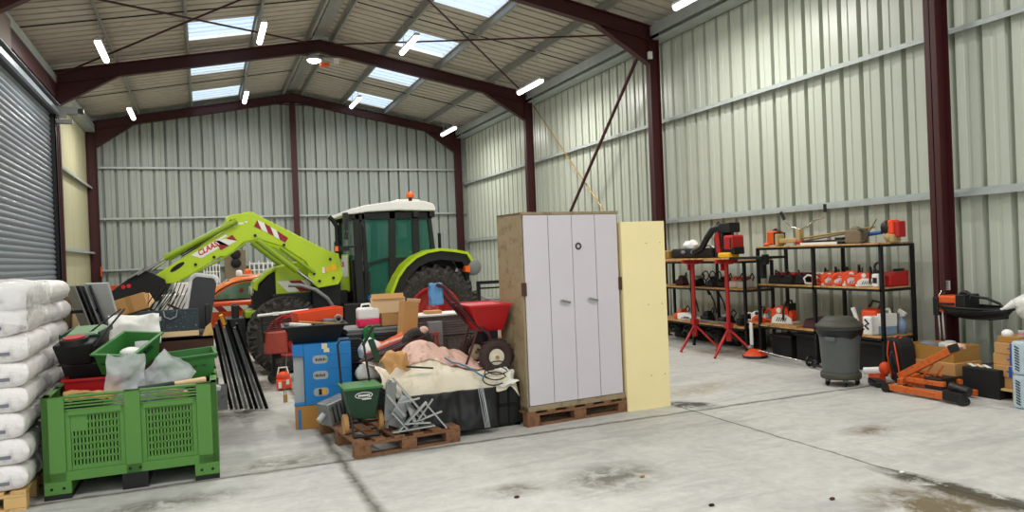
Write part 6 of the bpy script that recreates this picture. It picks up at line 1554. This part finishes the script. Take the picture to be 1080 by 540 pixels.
S(MB().box(7.45, 7.95, 5.12, 5.52, 0, .30), 'black_case', 'black_matte', 'black case between open carton and taped boxes', 'case', bevel=.01)
for i in range(5):
    o = MB().box(-.10, .10, -.02, .02, 0, .006).obj('wooden_strip', ['white_plastic', 'cardboard_light', 'paper_white', 'barrel_lid', 'cardboard_light'][i]); place(o, (7.58 + .01 * i, 5.50 - .075 * i, .302), (0, 0, R(50)))
    tag(o, '%s pale slat lying on the black case' % ['leftmost', 'second', 'middle', 'fourth', 'rightmost'][i], 'slat', 'pale slats on the black case')
pallet((7.72, 4.95, 0), 0, .5, .62, 'small pale pallet under the blue taped boxes', 'pale_wood', .12)
bl = ['bottom', 'second', 'third', 'top']
for k, (dx, dy, rz) in enumerate([(0, 0, 2), (-.02, .03, -3), (.03, .07, 4), (.02, .04, -2)]):
    t_ = T('taped_box', '%s cardboard box of the stack with blue tape' % bl[k], 'box', (7.70 + dx, 5.02 + dy, .146 + .115 * k), 0, 'blue taped boxes'); ORG[t_.name] = Vector((0, 0, 0)); t_.rotation_euler = (0, 0, R(rz))
    MB().box(-.16, .16, -.17, .17, 0, .112).obj('carton', 'cardboard', t_, world=False, bevel=.004)
    MB().box(-.162, -.158, -.03, .005, .0, .112).box(-.1615, -.158, -.05, .03, .05, .065).obj('blue_tape', 'label_blue', t_, world=False)
for k in range(4): bpy.data.objects['taped_box' + ('' if k == 0 else '.%03d' % k)].location.z = .121 + .114 * k
t_ = T('small_carton', 'orange brown carton on top of the blue taped boxes', 'box', (7.72, 5.14, .578)); MB().box(7.6, 7.84, 5.0, 5.22, .578, .64).obj('carton', 'tape_tan', t_, bevel=.004)
t_ = T('white_jar', 'white domed jar lid on top of the stacked boxes', 'jar', (7.68, 5.17, .641)); MB().ball((7.68, 5.17, .66), (.055, .055, .045)).cyl((7.68, 5.17, .641), (7.68, 5.17, .66), .05).obj('jar', 'white_plastic', t_)
t_ = T('small_tin', 'small round tin with pink label right of the white jar', 'tin', (7.7, 5.03, .641)); MB().cyl((7.72, 5.04, .641), (7.72, 5.04, .70), .04, seg=20).obj('tin', 'pale_grey', t_); MB().cyl((7.72, 5.04, .655), (7.72, 5.04, .68), .0405, seg=20).obj('label', 'print_pink', t_)
# two big water canisters stacked
for k in range(2):
    z = .0 + .33 * k
    t_ = T('water_canister', ['lower clear blue canister with dark blue label, right edge', 'upper clear blue canister with blue cap, right edge'][k], 'canister', (7.37, 4.65, z))
    MB().box(7.22, 7.52, 4.46, 4.84, z + .0, z + .325).obj('body', 'water_blue', t_, bevel=.03, seg=3)
    MB().box(7.216, 7.22, 4.50, 4.70, z + .06, z + .26).obj('label', 'white_paint', t_)
    MB().tube([(7.212, 4.60 + .055 * math.cos(t), z + .16 + .075 * math.sin(t)) for t in [2 * PI * q / 14 for q in range(15)]], .016).obj('lettering', 'label_blue', t_)
    mb = MB()
    for j in range(9): mb.obox((7.214, 4.775, z + .05 + .027 * j), (.004, .045, .01), (R(25), 0, 0))
    mb.obj('label_stripes', 'black_plastic', t_)
    if k == 1: MB().cyl((7.34, 4.70, z + .325), (7.34, 4.70, z + .40), .06, seg=24).obj('cap', 'label_blue', t_); MB().cyl((7.34, 4.70, z + .40), (7.34, 4.70, z + .45), .055, seg=24).obj('cap_top', 'white_plastic', t_)
# hanging wheelbarrow-like machine on the wall
t_ = T('hanging_mower_deck', 'black mower deck with orange engine hung on the right wall', 'garden machine', (8.2, 5.9, .6))
def deck(u, v):
    a = 2 * PI * u; rr_ = v
    y = 5.86 + .42 * rr_ * math.cos(a); x = 8.16 + .22 * rr_ * math.sin(a)
    return (x, y, .86 - .13 * math.sqrt(max(0, 1 - rr_ ** 2)) + .02 * (y - 5.86) )
MB().grid(deck, 36, 8).obj('deck', 'black_plastic', t_, solid=.01)
MB().tube([(8.16 + .23 * math.sin(a), 5.86 + .43 * math.cos(a), .87 + .02 * .42 * math.cos(a)) for a in [2 * PI * k / 32 for k in range(33)]], .014).obj('rim', 'black_metal', t_)
MB().box(8.02, 8.24, 5.98, 6.22, .80, 1.0).obj('engine_cover', 'orange_paint', t_, bevel=.02)
MB().box(7.99, 8.03, 6.0, 6.2, .84, .86).box(7.99, 8.03, 6.0, 6.2, .90, .92).box(8.0, 8.25, 5.86, 5.98, .84, 1.02).box(8.0, 8.2, 6.2, 6.27, .76, .98).torus((8.1, 5.93, .98), .06, .025, 'x').obj('engine_parts', 'black_plastic', t_, bevel=.01)
MB().tube([(8.10, 5.85, 1.0), (8.08, 5.65, .98), (8.06, 5.5, .93), (8.06, 5.44, .86)], .015).tube([(7.98, 6.0, .84), (7.96, 5.7, .835), (7.98, 5.40, .86)], .012).obj('handle_bar', 'black_metal', t_)
MB().box(8.2, 8.5, 5.95, 6.0, .72, .76).box(8.2, 8.5, 5.7, 5.75, .72, .76).obj('wall_bracket', 'black_metal', t_)
t_ = T('lever_hoist', 'chrome double rod hanging from a hook on the red column', 'rod', (8.06, 6.2, .45))
MB().cyl((8.07, 6.23, .42), (8.05, 6.24, .98), .014).cyl((8.07, 6.18, .42), (8.05, 6.19, .98), .014).tube([(8.05, 6.22, .97), (8.05, 6.22, 1.0), (8.07, 6.2, 1.05), (8.10, 6.2, 1.04)], .008).obj('rods', 'chrome', t_)
mb = MB().ball((8.22, 5.22, .93), (.14, .22, .14), 22, 16)
for v in mb.v: v += Vector((nz(v.x * 8, v.y * 8, v.z * 8), nz(v.y * 8, v.z * 8, 2), nz(v.z * 8, v.x * 8, 3))) * .07
mb.tube([(8.1, 5.36, .94), (8.06, 5.45, .88), (8.05, 5.5, .86)], [.05, .02, .012])
S(mb, 'hanging_white_bag', 'white_plastic', 'white plastic bag hanging on the wall at the right edge', 'bag')

# small floor litter
for i, (x, y, lb, m_) in enumerate([(2.95, 4.75, 'tan chip of wood on the floor in the front middle', 'tape_tan'), (1.95, 4.78, 'small brown chip on the floor near the front joint', 'rust_brown'), (4.6, 3.9, 'white pebble on the oil stain', 'white_paint'), (3.75, 3.72, 'small dark clod left of the oil stain', 'rust_brown'), (3.0, 4.0, 'tiny dark scrap on the front floor', 'black_matte')]):
    S(MB().ball((x, y, .008), (.022, .015, .009), 8, 6), 'floor_debris', m_, lb, 'debris')

# ------------------------------------------------------------------ light
w = bpy.data.worlds.new('world'); scene.world = w; w.use_nodes = True
bg = w.node_tree.nodes['Background']; bg.inputs[0].default_value = (.93, .97, 1.0, 1); bg.inputs[1].default_value = 1.5
vs = scene.view_settings
scene.display_settings.display_device = 'sRGB'
vs.view_transform = 'Standard'; vs.look = 'None'; vs.gamma = 1.0; vs.use_curve_mapping = False; vs.exposure = 0.0
